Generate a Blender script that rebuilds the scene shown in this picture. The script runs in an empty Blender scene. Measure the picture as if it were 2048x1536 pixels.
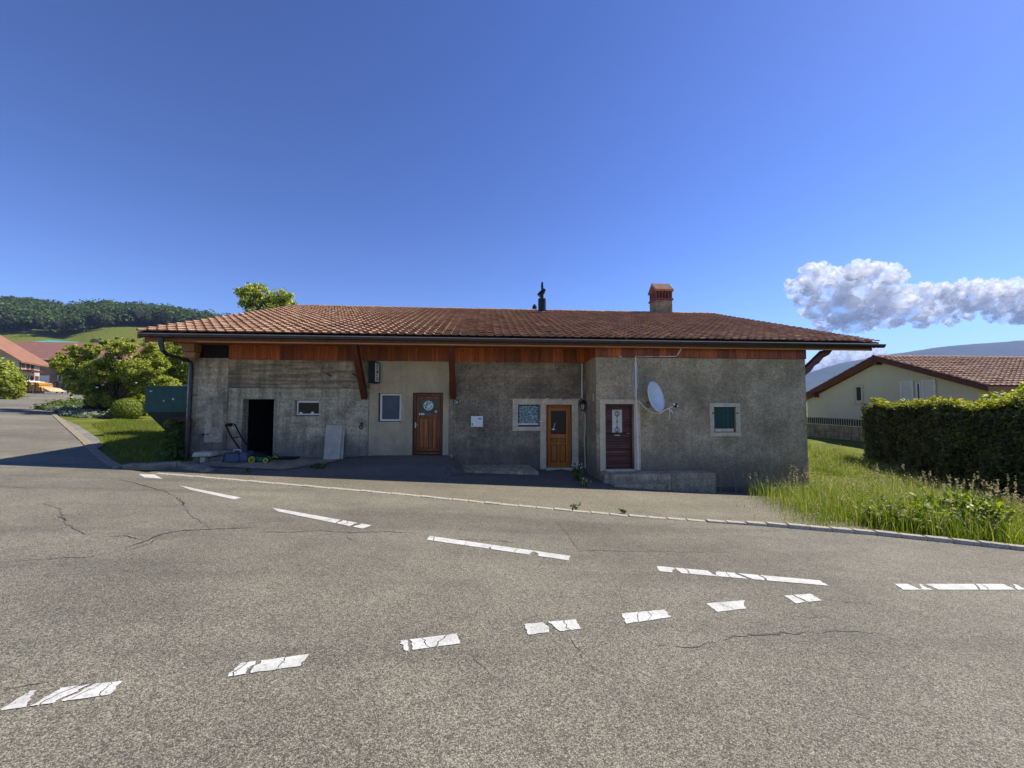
import bpy, bmesh, math, random
import numpy as np
from mathutils import Vector, Matrix, noise as mnoise

random.seed(7)
rng = np.random.default_rng(11)
R = math.radians
SC = bpy.context.scene
COL = SC.collection

# ------------------------------------------------------------------ camera
F = 769.0
CAM = Vector((0, 0, 1.6))
YAW, PITCH, ROLL = R(4.0), R(2.6), R(0.15)
_f = Vector((math.sin(YAW) * math.cos(PITCH), math.cos(YAW) * math.cos(PITCH), math.sin(PITCH)))
_r = Vector((math.cos(YAW), -math.sin(YAW), 0))
_u = _r.cross(_f)
CR = math.cos(ROLL) * _r + math.sin(ROLL) * _u
CU = -math.sin(ROLL) * _r + math.cos(ROLL) * _u
cd = bpy.data.cameras.new('camera')
cam = bpy.data.objects.new('camera', cd)
COL.objects.link(cam)
cam.matrix_world = Matrix(((CR.x, CU.x, -_f.x, CAM.x), (CR.y, CU.y, -_f.y, CAM.y), (CR.z, CU.z, -_f.z, CAM.z), (0, 0, 0, 1)))
cd.sensor_width = 36.0
cd.lens = F / 2048 * 36
cd.clip_start = 0.05
cd.clip_end = 40000
SC.camera = cam

# ------------------------------------------------------------------ sky, sun, exposure
SUN_DIR = Vector((.84, .24, 1.0)).normalized()
SUN_EL = math.asin(SUN_DIR.z)
SUN_AZ = math.atan2(SUN_DIR.x, SUN_DIR.y)
W = bpy.data.worlds.new('World')
SC.world = W
W.use_nodes = True
wn = W.node_tree
bg = wn.nodes['Background']
sky = wn.nodes.new('ShaderNodeTexSky')
sky.sky_type = 'NISHITA'
sky.sun_disc = False
sky.sun_elevation = SUN_EL
sky.sun_rotation = SUN_AZ
sky.altitude = 600
sky.air_density = 1.0
sky.dust_density = 0.25
sky.ozone_density = 5.0
hsv = wn.nodes.new('ShaderNodeHueSaturation')
hsv.inputs['Saturation'].default_value = 1.04
hsv.inputs['Hue'].default_value = 0.51
gam = wn.nodes.new('ShaderNodeGamma')
gam.inputs['Gamma'].default_value = 1.38
wn.links.new(sky.outputs['Color'], gam.inputs['Color'])
wn.links.new(gam.outputs['Color'], hsv.inputs['Color'])
wn.links.new(hsv.outputs['Color'], bg.inputs['Color'])
bg.inputs['Strength'].default_value = 0.05
sd = bpy.data.lights.new('sun', 'SUN')
sd.energy = 4.1
sd.angle = R(0.53)
sd.color = (1.0, 0.94, 0.84)
sun = bpy.data.objects.new('sun', sd)
COL.objects.link(sun)
sun.rotation_euler = SUN_DIR.to_track_quat('Z', 'Y').to_euler()
sun.location = (20, 5, 40)
SC.view_settings.view_transform = 'Standard'
SC.view_settings.look = 'None'
SC.view_settings.gamma = 1.0
SC.view_settings.exposure = 0.94
SC.view_settings.use_curve_mapping = False
SC.render.engine = 'CYCLES'
SC.cycles.use_denoising = True
SC.cycles.max_bounces = 8
SC.cycles.diffuse_bounces = 6
SC.cycles.transparent_max_bounces = 24
SC.cycles.volume_bounces = 0


# ------------------------------------------------------------------ helpers: pixels to points, terrain
def ray(px, py):
    return _f + CR * ((px - 1024) / F) - CU * ((py - 768) / F)


def A(px, py, Y):
    d = ray(px, py)
    return CAM + d * (Y / d.y)


def AX(px, py, X):
    d = ray(px, py)
    return CAM + d * (X / d.x)


def sstep(a, b, x):
    t = np.clip((x - a) / (b - a), 0, 1)
    return t * t * (3 - 2 * t)


def gzn(X, Y):
    X = np.asarray(X, float); Y = np.asarray(Y, float)
    k = 1.5
    s = -k * np.logaddexp(-Y / k, -10.5 / k)
    s = np.maximum(s, -12)
    z = -.05 * np.clip(X, -90, 40) - .055 * s
    z = z - .17 * sstep(3.4, 5.6, X) * (1 - sstep(8.2, 10.5, X)) * sstep(9.6, 10.9, Y) * (1 - sstep(13, 18, Y))
    return z + sstep(8.5, 12, X) * .07 * np.clip(Y - 10.8, 0, 12)


def gz(x, y):
    return float(gzn(x, y))


def G(px, py):
    d = ray(px, py)
    t, lo, hi = .5, .3, None
    while t < 400:
        p = CAM + d * t
        if p.z < gz(p.x, p.y):
            hi = t
            break
        lo = t
        t *= 1.03
    if hi is None:
        return None
    for _ in range(30):
        m = (lo + hi) / 2
        p = CAM + d * m
        if p.z < gz(p.x, p.y):
            hi = m
        else:
            lo = m
    return CAM + d * hi


def HILL(X, Y):
    d = X * math.sin(YAW) + Y * math.cos(YAW)
    l = X * math.cos(YAW) - Y * math.sin(YAW)
    px = np.where(d > 5, 1024 + F * l / np.maximum(d, 5), np.where(l < 0, -4000, 4000))
    amp = np.interp(px, [-4200, -3000, -900, 0, 60, 130, 165, 240, 330, 430, 520, 700, 1050], [0, .3, .9, 1.0, .985, .9, .965, .955, .92, .82, .68, .35, 0])
    r = np.hypot(X, Y)
    q = np.where(d > 5, d, r * .75)
    S = np.interp(q, [0, 95, 120, 215, 250, 330, 380, 700, 1400], [0, 0, 3, 39, 54, 82, 86, 44, 0])
    return amp * S


def TER(X, Y):
    X = np.asarray(X, float); Y = np.asarray(Y, float)
    r = np.hypot(X, Y)
    base = gzn(X, Y)
    far = np.interp(r, [0, 110, 400, 5000], [0, 0, 1, 1])
    return base * (1 - far) - 4.0 * far + HILL(X, Y)


# ------------------------------------------------------------------ helpers: meshes
class MB:
    def __init__(s):
        s.v = []; s.f = []

    def box(s, x0, x1, y0, y1, z0, z1):
        b = len(s.v)
        s.v += [(x0, y0, z0), (x1, y0, z0), (x1, y1, z0), (x0, y1, z0), (x0, y0, z1), (x1, y0, z1), (x1, y1, z1), (x0, y1, z1)]
        s.f += [tuple(b + i for i in q) for q in ((0, 3, 2, 1), (4, 5, 6, 7), (0, 1, 5, 4), (1, 2, 6, 5), (2, 3, 7, 6), (3, 0, 4, 7))]
        return s

    def hexa(s, pts):
        b = len(s.v)
        s.v += [tuple(p) for p in pts]
        s.f += [tuple(b + i for i in q) for q in ((0, 3, 2, 1), (4, 5, 6, 7), (0, 1, 5, 4), (1, 2, 6, 5), (2, 3, 7, 6), (3, 0, 4, 7))]
        return s

    def beam(s, p, q, w, h, up=(0, 0, 1)):
        p, q = Vector(p), Vector(q)
        d = (q - p).normalized()
        side = d.cross(Vector(up))
        if side.length < 1e-4:
            side = d.cross(Vector((0, 1, 0)))
        side = side.normalized() * (w / 2)
        u = side.cross(d).normalized() * (h / 2)
        return s.hexa([p - side - u, p + side - u, q + side - u, q - side - u, p - side + u, p + side + u, q + side + u, q - side + u])

    def quad(s, *pts):
        b = len(s.v)
        s.v += [tuple(p) for p in pts]
        s.f.append(tuple(range(b, b + len(pts))))
        return s

    def prism(s, pts, vec):
        n = len(pts); b = len(s.v); vec = Vector(vec)
        s.v += [tuple(p) for p in pts] + [tuple(Vector(p) + vec) for p in pts]
        s.f.append(tuple(range(b + n - 1, b - 1, -1)))
        s.f.append(tuple(range(b + n, b + 2 * n)))
        for i in range(n):
            j = (i + 1) % n
            s.f.append((b + i, b + j, b + n + j, b + n + i))
        return s

    def tube(s, pts, r, n=8, caps=True):
        pts = [Vector(p) for p in pts]
        rs = r if isinstance(r, (list, tuple)) else [r] * len(pts)
        b = len(s.v)
        ref = None
        for i, p in enumerate(pts):
            d = (pts[min(i + 1, len(pts) - 1)] - pts[max(i - 1, 0)]).normalized()
            if ref is None:
                ref = d.orthogonal().normalized()
            ref = (ref - d * ref.dot(d)).normalized()
            o = d.cross(ref)
            for k in range(n):
                a = 2 * math.pi * k / n
                s.v.append(tuple(p + (ref * math.cos(a) + o * math.sin(a)) * rs[i]))
        for i in range(len(pts) - 1):
            for k in range(n):
                k2 = (k + 1) % n
                s.f.append((b + i * n + k, b + i * n + k2, b + (i + 1) * n + k2, b + (i + 1) * n + k))
        if caps:
            s.f.append(tuple(b + k for k in range(n - 1, -1, -1)))
            s.f.append(tuple(b + (len(pts) - 1) * n + k for k in range(n)))
        return s

    def disc(s, c, r, axis, th, n=24):
        c, axis = Vector(c), Vector(axis).normalized()
        return s.tube([c - axis * th / 2, c + axis * th / 2], r, n)

    def ball(s, c, r, seg=10, rings=7, sc=(1, 1, 1)):
        b = len(s.v)
        c = Vector(c)
        for i in range(rings + 1):
            t = math.pi * i / rings
            for k in range(seg):
                a = 2 * math.pi * k / seg
                s.v.append((c.x + r * sc[0] * math.sin(t) * math.cos(a), c.y + r * sc[1] * math.sin(t) * math.sin(a), c.z + r * sc[2] * math.cos(t)))
        for i in range(rings):
            for k in range(seg):
                k2 = (k + 1) % seg
                s.f.append((b + i * seg + k, b + (i + 1) * seg + k, b + (i + 1) * seg + k2, b + i * seg + k2))
        return s


def link(o, parent=None):
    COL.objects.link(o)
    if parent is not None:
        o.parent = parent
        base = Vector(parent.get('_base', (0, 0, 0)))
        o.matrix_parent_inverse = Matrix.Translation(-base)
        o['_base'] = (0.0, 0.0, 0.0)
    return o


def build(name, mb, mat, parent=None, smooth=False, bevel=0.0, kind=None):
    me = bpy.data.meshes.new(name)
    me.from_pydata(mb.v, [], mb.f)
    bm = bmesh.new()
    bm.from_mesh(me)
    bmesh.ops.recalc_face_normals(bm, faces=bm.faces)
    if smooth:
        for f in bm.faces:
            f.smooth = True
        for e in bm.edges:
            if len(e.link_faces) == 2 and e.calc_face_angle(0) > R(40):
                e.smooth = False
    bm.to_mesh(me)
    bm.free()
    me.materials.append(mat)
    o = bpy.data.objects.new(name, me)
    link(o, parent)
    if bevel:
        m = o.modifiers.new('bevel', 'BEVEL')
        m.width = bevel
        m.segments = 2
        m.limit_method = 'ANGLE'
        m.harden_normals = False
    if kind:
        o['kind'] = kind
    return o


def mesh_np(name, V, Fq, mat, parent=None, kind=None, smooth=False):
    V = np.asarray(V, np.float32); Fq = np.asarray(Fq, np.int32)
    me = bpy.data.meshes.new(name)
    n, k = Fq.shape
    me.vertices.add(len(V)); me.vertices.foreach_set('co', V.ravel())
    me.loops.add(n * k); me.loops.foreach_set('vertex_index', Fq.ravel())
    me.polygons.add(n); me.polygons.foreach_set('loop_start', np.arange(0, n * k, k, dtype=np.int32))
    me.polygons.foreach_set('use_smooth', np.full(n, smooth))
    me.update(calc_edges=True)
    me.materials.append(mat)
    o = bpy.data.objects.new(name, me)
    link(o, parent)
    if kind:
        o['kind'] = kind
    return o


def thing(name, label, cat, loc=(0, 0, 0), group=None):
    o = bpy.data.objects.new(name, None)
    COL.objects.link(o)
    o.location = loc
    o.empty_display_size = .2
    o['_base'] = tuple(float(c) for c in loc)
    o['label'] = label
    o['category'] = cat
    if group:
        o['group'] = group
    return o


def tag(o, label, cat, group=None):
    o['label'] = label
    o['category'] = cat
    if group:
        o['group'] = group
    return o


def struct(o, label=None):
    o['kind'] = 'structure'
    if label:
        o['label'] = label
    return o


def sheet(name, poly, zf, mat, step=1.0, parent=None, kind='structure', xstep=None):
    """A polygon in plan laid over the terrain function zf, cut into strips so that it follows it."""
    bm = bmesh.new()
    vs = [bm.verts.new((x, y, 0)) for x, y in poly]
    bm.faces.new(vs)
    ys = [p[1] for p in poly]; xs = [p[0] for p in poly]
    y = math.floor(min(ys))
    while y < min(max(ys), 26):
        bmesh.ops.bisect_plane(bm, geom=bm.verts[:] + bm.edges[:] + bm.faces[:], plane_co=(0, y, 0), plane_no=(0, 1, 0))
        y += step
    cuts = [-90, 40]
    if xstep:
        x = min(xs)
        while x < max(xs):
            cuts.append(x); x += xstep
    for x in cuts:
        bmesh.ops.bisect_plane(bm, geom=bm.verts[:] + bm.edges[:] + bm.faces[:], plane_co=(x, 0, 0), plane_no=(1, 0, 0))
    bmesh.ops.triangulate(bm, faces=bm.faces[:])
    for v in bm.verts:
        v.co.z = zf(v.co.x, v.co.y)
    for f in bm.faces:
        if f.normal.z < 0:
            f.normal_flip()
    bm.normal_update()
    for f in bm.faces:
        if f.normal.z < 0:
            f.normal_flip()
    me = bpy.data.meshes.new(name)
    bm.to_mesh(me); bm.free()
    me.materials.append(mat)
    o = bpy.data.objects.new(name, me)
    link(o, parent)
    if kind and parent is None:
        o['kind'] = kind
    return o


# ------------------------------------------------------------------ helpers: materials
def nodemat(name):
    m = bpy.data.materials.new(name)
    m.use_nodes = True
    nt = m.node_tree
    return m, nt, nt.nodes['Principled BSDF']


def N(nt, t, **kw):
    n = nt.nodes.new(t)
    for k, v in kw.items():
        if k.startswith('i_'):
            n.inputs[k[2:].replace('_', ' ')].default_value = v
        else:
            setattr(n, k, v)
    return n


def ramp(nt, fac, stops):
    r = nt.nodes.new('ShaderNodeValToRGB')
    el = r.color_ramp.elements
    while len(el) < len(stops):
        el.new(.5)
    for e, (p, c) in zip(el, stops):
        e.position = p
        e.color = (*c, 1) if len(c) == 3 else c
    nt.links.new(fac, r.inputs['Fac'])
    return r.outputs['Color']


def coords(nt, scale=(1, 1, 1), kind='Object'):
    tc = N(nt, 'ShaderNodeTexCoord')
    mp = N(nt, 'ShaderNodeMapping')
    mp.inputs['Scale'].default_value = scale
    nt.links.new(tc.outputs[kind], mp.inputs['Vector'])
    return mp.outputs['Vector']


def noise(nt, vec, scale, detail=4, rough=.55, dist=0):
    n = N(nt, 'ShaderNodeTexNoise')
    n.inputs['Scale'].default_value = scale
    n.inputs['Detail'].default_value = detail
    n.inputs['Roughness'].default_value = rough
    n.inputs['Distortion'].default_value = dist
    nt.links.new(vec, n.inputs['Vector'])
    return n.outputs['Fac']


def mix(nt, fac, a, b, mode='MIX'):
    m = N(nt, 'ShaderNodeMix', data_type='RGBA', blend_type=mode)
    for sock, v in ((0, fac), (6, a), (7, b)):
        if hasattr(v, 'is_output') or isinstance(v, bpy.types.NodeSocket):
            nt.links.new(v, m.inputs[sock])
        elif sock == 0:
            m.inputs[0].default_value = v
        else:
            m.inputs[sock].default_value = (*v, 1) if len(v) == 3 else v
    return m.outputs[2]


def math_(nt, op, a, b=None, clamp=False):
    m = N(nt, 'ShaderNodeMath', operation=op, use_clamp=clamp)
    for i, v in enumerate((a, b)):
        if v is None:
            continue
        if isinstance(v, bpy.types.NodeSocket):
            nt.links.new(v, m.inputs[i])
        else:
            m.inputs[i].default_value = v
    return m.outputs[0]


def bump(nt, bsdf, h, strength, dist=.02):
    b = N(nt, 'ShaderNodeBump')
    b.inputs['Strength'].default_value = strength
    b.inputs['Distance'].default_value = dist
    nt.links.new(h, b.inputs['Height'])
    nt.links.new(b.outputs['Normal'], bsdf.inputs['Normal'])


def simple(name, col, rough=.6, metal=0, var=.15, scale=6, bumpk=0, bscale=60, spec=.5):
    m, nt, b = nodemat(name)
    v = coords(nt)
    f = noise(nt, v, scale, 5)
    c = [x for x in col]
    nt.links.new(ramp(nt, f, [(.3, [x * (1 - var) for x in c]), (.7, [min(1, x * (1 + var)) for x in c])]), b.inputs['Base Color'])
    b.inputs['Roughness'].default_value = rough
    b.inputs['Metallic'].default_value = metal
    b.inputs['Specular IOR Level'].default_value = spec
    if bumpk:
        bump(nt, b, noise(nt, v, bscale, 4), bumpk)
    return m


def plaster(name, cols, scale=1.2, fine=35, streak=.5, bumpk=.5, stain=(.1, .1, .09), stain_at=.62, horiz=0.0, spk=.35, bdist=.012, damp=0.0, lims=(.42, .53, .62)):
    """Weathered render or concrete: patches, vertical runs, speckle, relief."""
    m, nt, b = nodemat(name)
    cols = [(c[0] * 1.2, c[1] * 1.06, c[2] * .82) for c in cols]
    cols = [tuple(x * min(1, lim / max(c)) for x in c) for c, lim in zip(cols, lims)]
    v = coords(nt)
    big = noise(nt, v, scale, 6, .6, .4)
    c = ramp(nt, big, [(.34, cols[0]), (.5, cols[1]), (.66, cols[2])])
    st = noise(nt, coords(nt, (4.5, 4.5, .22)), 1.3, 6, .62)
    st = ramp(nt, st, [(.45, (0, 0, 0)), (stain_at + .12, (1, 1, 1))])
    c = mix(nt, math_(nt, 'MULTIPLY', st, streak), c, stain)
    if horiz:
        hz = noise(nt, coords(nt, (.5, .5, 7)), 1.6, 3, .5)
        c = mix(nt, math_(nt, 'MULTIPLY', ramp(nt, hz, [(.45, (0, 0, 0)), (.62, (1, 1, 1))]), horiz), c, stain)
    mo = noise(nt, v, 7.5, 6, .75, .3)
    c = mix(nt, 1.0, c, ramp(nt, mo, [(.32, (1 - spk * .45,) * 3), (.5, (1, 1, 1)), (.68, (1 + spk * .55, 1 + spk * .5, 1 + spk * .45))]), 'MULTIPLY')
    sp = noise(nt, v, fine * .6, 3, .7)
    c = mix(nt, 1.0, c, ramp(nt, sp, [(.3, (1 - spk,) * 3), (.5, (1, 1, 1)), (.72, (1 + spk * .9,) * 3)]), 'MULTIPLY')
    if damp:
        # tide mark of damp and splashed dirt above the ground, with a ragged top edge
        sx = N(nt, 'ShaderNodeSeparateXYZ')
        nt.links.new(v, sx.inputs[0])
        hgt = math_(nt, 'ADD', math_(nt, 'ADD', sx.outputs[2], math_(nt, 'MULTIPLY', sx.outputs[0], .05)), .55)
        hgt = math_(nt, 'SUBTRACT', hgt, math_(nt, 'MULTIPLY', noise(nt, v, 1.7, 5, .65), 1.1))
        dm = ramp(nt, hgt, [(.0, (1, 1, 1)), (.25, (.5, .5, .5)), (.4, (0, 0, 0))])
        c = mix(nt, math_(nt, 'MULTIPLY', dm, damp), c, stain)
    nt.links.new(c, b.inputs['Base Color'])
    b.inputs['Roughness'].default_value = .92
    b.inputs['Specular IOR Level'].default_value = .2
    h = math_(nt, 'ADD', noise(nt, v, fine * .9, 4, .7), math_(nt, 'MULTIPLY', big, 1.5))
    bump(nt, b, h, bumpk, bdist)
    return m


def wood(name, dark, light, axis=2, rough=.5, knots=.5, ring=14, rnd=.35, spec=.4):
    m, nt, b = nodemat(name)
    sc = [ring, ring, ring]
    sc[axis] = ring * .06
    oi = N(nt, 'ShaderNodeObjectInfo')
    tc = N(nt, 'ShaderNodeTexCoord')
    add = N(nt, 'ShaderNodeVectorMath', operation='ADD')
    nt.links.new(tc.outputs['Object'], add.inputs[0])
    sclr = N(nt, 'ShaderNodeVectorMath', operation='SCALE')
    sclr.inputs[0].default_value = (3.1, 1.7, 5.3)
    nt.links.new(oi.outputs['Random'], sclr.inputs['Scale'])
    nt.links.new(sclr.outputs[0], add.inputs[1])
    mp = N(nt, 'ShaderNodeMapping')
    mp.inputs['Scale'].default_value = sc
    nt.links.new(add.outputs[0], mp.inputs['Vector'])
    g = noise(nt, mp.outputs[0], 1.0, 5, .6, 1.2)
    c = ramp(nt, g, [(.3, dark), (.55, [(a + b_) / 2 for a, b_ in zip(dark, light)]), (.75, light)])
    if knots:
        vo = N(nt, 'ShaderNodeTexVoronoi')
        vo.inputs['Scale'].default_value = 4.2
        nt.links.new(add.outputs[0], vo.inputs['Vector'])
        k = ramp(nt, vo.outputs['Distance'], [(.05, (1, 1, 1)), (.16, (0, 0, 0))])
        c = mix(nt, math_(nt, 'MULTIPLY', k, knots), c, [x * .35 for x in dark])
    hv = N(nt, 'ShaderNodeHueSaturation')
    nt.links.new(c, hv.inputs['Color'])
    nt.links.new(math_(nt, 'ADD', math_(nt, 'MULTIPLY', oi.outputs['Random'], rnd * 2), 1 - rnd), hv.inputs['Value'])
    nt.links.new(hv.outputs[0], b.inputs['Base Color'])
    b.inputs['Roughness'].default_value = rough
    b.inputs['Specular IOR Level'].default_value = spec
    bump(nt, b, g, .25, .006)
    return m


def island_random(nt):
    g = N(nt, 'ShaderNodeNewGeometry')
    oi = N(nt, 'ShaderNodeObjectInfo')
    return math_(nt, 'FRACT', math_(nt, 'ADD', g.outputs['Random Per Island'], oi.outputs['Random']))


def tiles(name, stops, rough=.85, moss=.4):
    m, nt, b = nodemat(name)
    v = coords(nt, kind='Object')
    g = N(nt, 'ShaderNodeNewGeometry')
    mp = N(nt, 'ShaderNodeMapping')
    nt.links.new(g.outputs['Position'], mp.inputs['Vector'])
    c = ramp(nt, island_random(nt), stops)
    pn = noise(nt, mp.outputs[0], 1.1, 5, .65)
    c = mix(nt, math_(nt, 'MULTIPLY', ramp(nt, pn, [(.5, (0, 0, 0)), (.75, (1, 1, 1))]), moss), c, (.10, .085, .06))
    fn = noise(nt, mp.outputs[0], 28, 4, .7)
    c = mix(nt, 1.0, c, ramp(nt, fn, [(.3, (.75,) * 3), (.7, (1.2,) * 3)]), 'MULTIPLY')
    nt.links.new(c, b.inputs['Base Color'])
    b.inputs['Roughness'].default_value = rough
    b.inputs['Specular IOR Level'].default_value = .25
    bump(nt, b, fn, .3, .01)
    return m


def leafmat(name, stops, trans=.35, rough=.5, sat_noise=1.2):
    m, nt, b = nodemat(name)
    out = nt.nodes['Material Output']
    c = ramp(nt, island_random(nt), stops)
    nt.links.new(c, b.inputs['Base Color'])
    b.inputs['Roughness'].default_value = rough
    b.inputs['Specular IOR Level'].default_value = .35
    tr = N(nt, 'ShaderNodeBsdfTranslucent')
    hv = N(nt, 'ShaderNodeHueSaturation')
    hv.inputs['Value'].default_value = 1.6
    hv.inputs['Saturation'].default_value = 1.1
    nt.links.new(c, hv.inputs['Color'])
    nt.links.new(hv.outputs[0], tr.inputs['Color'])
    ms = N(nt, 'ShaderNodeMixShader')
    ms.inputs[0].default_value = trans
    nt.links.new(b.outputs[0], ms.inputs[1])
    nt.links.new(tr.outputs[0], ms.inputs[2])
    nt.links.new(ms.outputs[0], out.inputs['Surface'])
    return m


def glass(name, col, rough=.05, spec=.6):
    m, nt, b = nodemat(name)
    v = coords(nt)
    f = noise(nt, v, 3.0, 3)
    nt.links.new(ramp(nt, f, [(.3, [x * .8 for x in col]), (.7, [x * 1.2 for x in col])]), b.inputs['Base Color'])
    b.inputs['Roughness'].default_value = rough
    b.inputs['Specular IOR Level'].default_value = spec
    bump(nt, b, noise(nt, v, 2.5, 2), .03, .02)
    return m


def asphalt(name, lo, hi, patch=.25):
    m, nt, b = nodemat(name)
    v = coords(nt)
    vo = N(nt, 'ShaderNodeTexVoronoi')
    vo.inputs['Scale'].default_value = 165
    nt.links.new(v, vo.inputs['Vector'])
    sep = N(nt, 'ShaderNodeSeparateColor')
    nt.links.new(vo.outputs['Color'], sep.inputs[0])
    vo2 = N(nt, 'ShaderNodeTexVoronoi')
    vo2.inputs['Scale'].default_value = 80
    nt.links.new(v, vo2.inputs['Vector'])
    sep2 = N(nt, 'ShaderNodeSeparateColor')
    nt.links.new(vo2.outputs['Color'], sep2.inputs[0])
    s = math_(nt, 'ADD', math_(nt, 'MULTIPLY', sep.outputs[0], .75), math_(nt, 'MULTIPLY', sep2.outputs[0], .25))
    mid = [(a + c) / 2 for a, c in zip(lo, hi)]
    c = ramp(nt, s, [(.2, [x * 1.5 for x in lo]), (.5, mid), (.74, [x * .88 for x in hi]), (.92, [x * 1.25 for x in hi])])
    g = ramp(nt, vo.outputs['Distance'], [(.0, (1, 1, 1)), (.5, (.72, .72, .72)), (.8, (.35, .35, .35))])
    c = mix(nt, .8, c, g, 'MULTIPLY')
    # tonal patches, wheel-worn streaks, tar stains
    p1 = noise(nt, v, .35, 5, .6, .3)
    c = mix(nt, 1.0, c, ramp(nt, p1, [(.3, (1 - patch,) * 3), (.7, (1 + patch,) * 3)]), 'MULTIPLY')
    p2 = noise(nt, v, 2.2, 6, .7, .5)
    c = mix(nt, 1.0, c, ramp(nt, p2, [(.3, (.88, .88, .89)), (.55, (1, 1, 1)), (.75, (1.08, 1.07, 1.05))]), 'MULTIPLY')
    p4 = noise(nt, coords(nt, (.16, 1.1, 1)), .8, 4, .6, .6)
    c = mix(nt, 1.0, c, ramp(nt, p4, [(.35, (.8, .8, .81)), (.5, (1, 1, 1)), (.7, (1.12, 1.11, 1.08))]), 'MULTIPLY')
    p3 = noise(nt, v, 9, 4, .7)
    c = mix(nt, 1.0, c, ramp(nt, p3, [(.25, (.9, .9, .9)), (.5, (1, 1, 1)), (.75, (1.08, 1.08, 1.08))]), 'MULTIPLY')
    nt.links.new(c, b.inputs['Base Color'])
    b.inputs['Roughness'].default_value = .85
    b.inputs['Specular IOR Level'].default_value = .3
    h = math_(nt, 'ADD', math_(nt, 'MULTIPLY', vo.outputs['Distance'], -1.0), math_(nt, 'MULTIPLY', s, .5))
    bump(nt, b, h, .55, .006)
    return m


def grassmat(name, stops, scale=.6):
    m, nt, b = nodemat(name)
    v = coords(nt)
    f = noise(nt, v, scale, 8, .7, .3)
    c = ramp(nt, f, stops)
    fn = noise(nt, v, 30, 4, .8)
    c = mix(nt, 1.0, c, ramp(nt, fn, [(.3, (.55,) * 3), (.7, (1.35,) * 3)]), 'MULTIPLY')
    nt.links.new(c, b.inputs['Base Color'])
    b.inputs['Roughness'].default_value = .95
    b.inputs['Specular IOR Level'].default_value = .1
    bump(nt, b, fn, .8, .05)
    return m


M = {}
M['asphalt'] = asphalt('asphalt', (0.06746, 0.06043, 0.04424), (0.3736, 0.3446, 0.2573), .22)
M['asphalt_fore'] = asphalt('forecourt_asphalt', (0.0724, 0.06245, 0.04462), (0.3787, 0.3407, 0.2454), .13)
M['asphalt_dark'] = asphalt('ramp_asphalt', (.04, .04, .042), (.17, .17, .172), .2)
M['ground'] = grassmat('ground_grass', [(.3, (.085, .11, .015)), (.5, (.13, .155, .02)), (.7, (.23, .21, .05))])
M['meadow'] = M['ground']
M['paint'] = None
M['tar'] = simple('crack_tar', (.03, .029, .027), .7, var=.3)
M['kerb'] = plaster('granite_kerb', [(0.221, 0.2232, 0.22), (0.357, 0.3627, 0.363), (0.4675, 0.4743, 0.484)], 3, 60, .3, .5)
M['kerb_dark'] = plaster('old_concrete_kerb', [(.16, .155, .14), (.24, .23, .2), (.34, .32, .28)], 3, 50, .4, .6)
M['concrete'] = plaster('old_concrete', [(0.2679, 0.2518, 0.1984), (0.5563, 0.5336, 0.4348), (0.8243, 0.7853, 0.6522)], 2.2, 26, .6, .8, (0.1442, 0.137, 0.1134), .52, .26, .4, damp=0.6)
M['concrete_up'] = plaster('shuttered_concrete', [(0.1892, 0.1718, 0.1316), (0.3498, 0.3166, 0.2384), (0.4917, 0.4522, 0.3535)], 1.6, 24, .5, .6, (0.1135, 0.1049, 0.08223), .55, .6, .3)
M['pillar'] = plaster('pillar_render', [(0.174, 0.1664, 0.1392), (0.3826, 0.3577, 0.2949), (0.6262, 0.5823, 0.484)], 1.5, 22, .6, .7, (0.09566, 0.08818, 0.07563), .5, .2, .4, damp=0.6)
M['panel_wall'] = plaster('beige_render', [(0.4213, 0.3862, 0.2772), (0.5478, 0.5014, 0.3696), (0.632, 0.5828, 0.4435)], 1.0, 30, .35, .35, (0.2809, 0.2575, 0.1848), .6, 0, .14, damp=0.35)
M['dark_wall'] = plaster('dark_render', [(0.1612, 0.141, 0.1144), (0.2656, 0.2343, 0.1878), (0.3794, 0.3348, 0.2777)], 1.1, 30, .35, .7, (0.1139, 0.1005, 0.08171), .6, .25, .4, damp=0.6)
M['wing_wall'] = plaster('pebbledash', [(0.2592, 0.2301, 0.176), (0.3779, 0.3361, 0.257), (0.5074, 0.4504, 0.3504)], .9, 30, .3, 1.0, (0.1836, 0.16, 0.1258), .6, 0, .36, .02, damp=0.6)
M['stone'] = plaster('grey_limestone', [(0.568, 0.539, 0.4451), (0.7952, 0.7493, 0.6214), (0.9845, 0.9321, 0.7724)], 2.5, 40, .35, .4, (0.3787, 0.3472, 0.2855), .55, 0, .2, lims=(.62, .7, .76))
M['step'] = plaster('step_concrete', [(0.3492, 0.3126, 0.2236), (0.5821, 0.5175, 0.3726), (0.8384, 0.7548, 0.5589)], 2.5, 30, .5, .9, (0.1629, 0.1509, 0.1118), .5, .2, .4, lims=(.42, .54, .64))
M['pad'] = plaster('concrete_pad', [(0.21, 0.1891, 0.15), (0.3, 0.2731, 0.2188), (0.39, 0.35, 0.2812)], 1.6, 30, .3, .5, (0.135, 0.1232, 0.1), .55, 0, .3)
M['plank'] = wood('stained_plank', (0.1681, 0.02949, 0.004002), (0.6003, 0.1587, 0.02201), 2, .5, .9, 11, .45)
M['timber'] = wood('timber', (0.192, 0.054, 0.0144), (0.408, 0.138, 0.036), 1, .5, .3, rnd=.2)
M['timber_raw'] = wood('beam_end', (.30, .14, .05), (.52, .28, .11), 2, .6, .2, 40, rnd=.2)
M['brace'] = wood('brace_timber', (0.072, 0.0112, 0.004), (0.192, 0.04, 0.0112), 2, .5, .3, rnd=.2)
M['fascia'] = wood('fascia_board', (.35, .15, .05), (.62, .36, .15), 0, .5, .2, rnd=.15)
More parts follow.
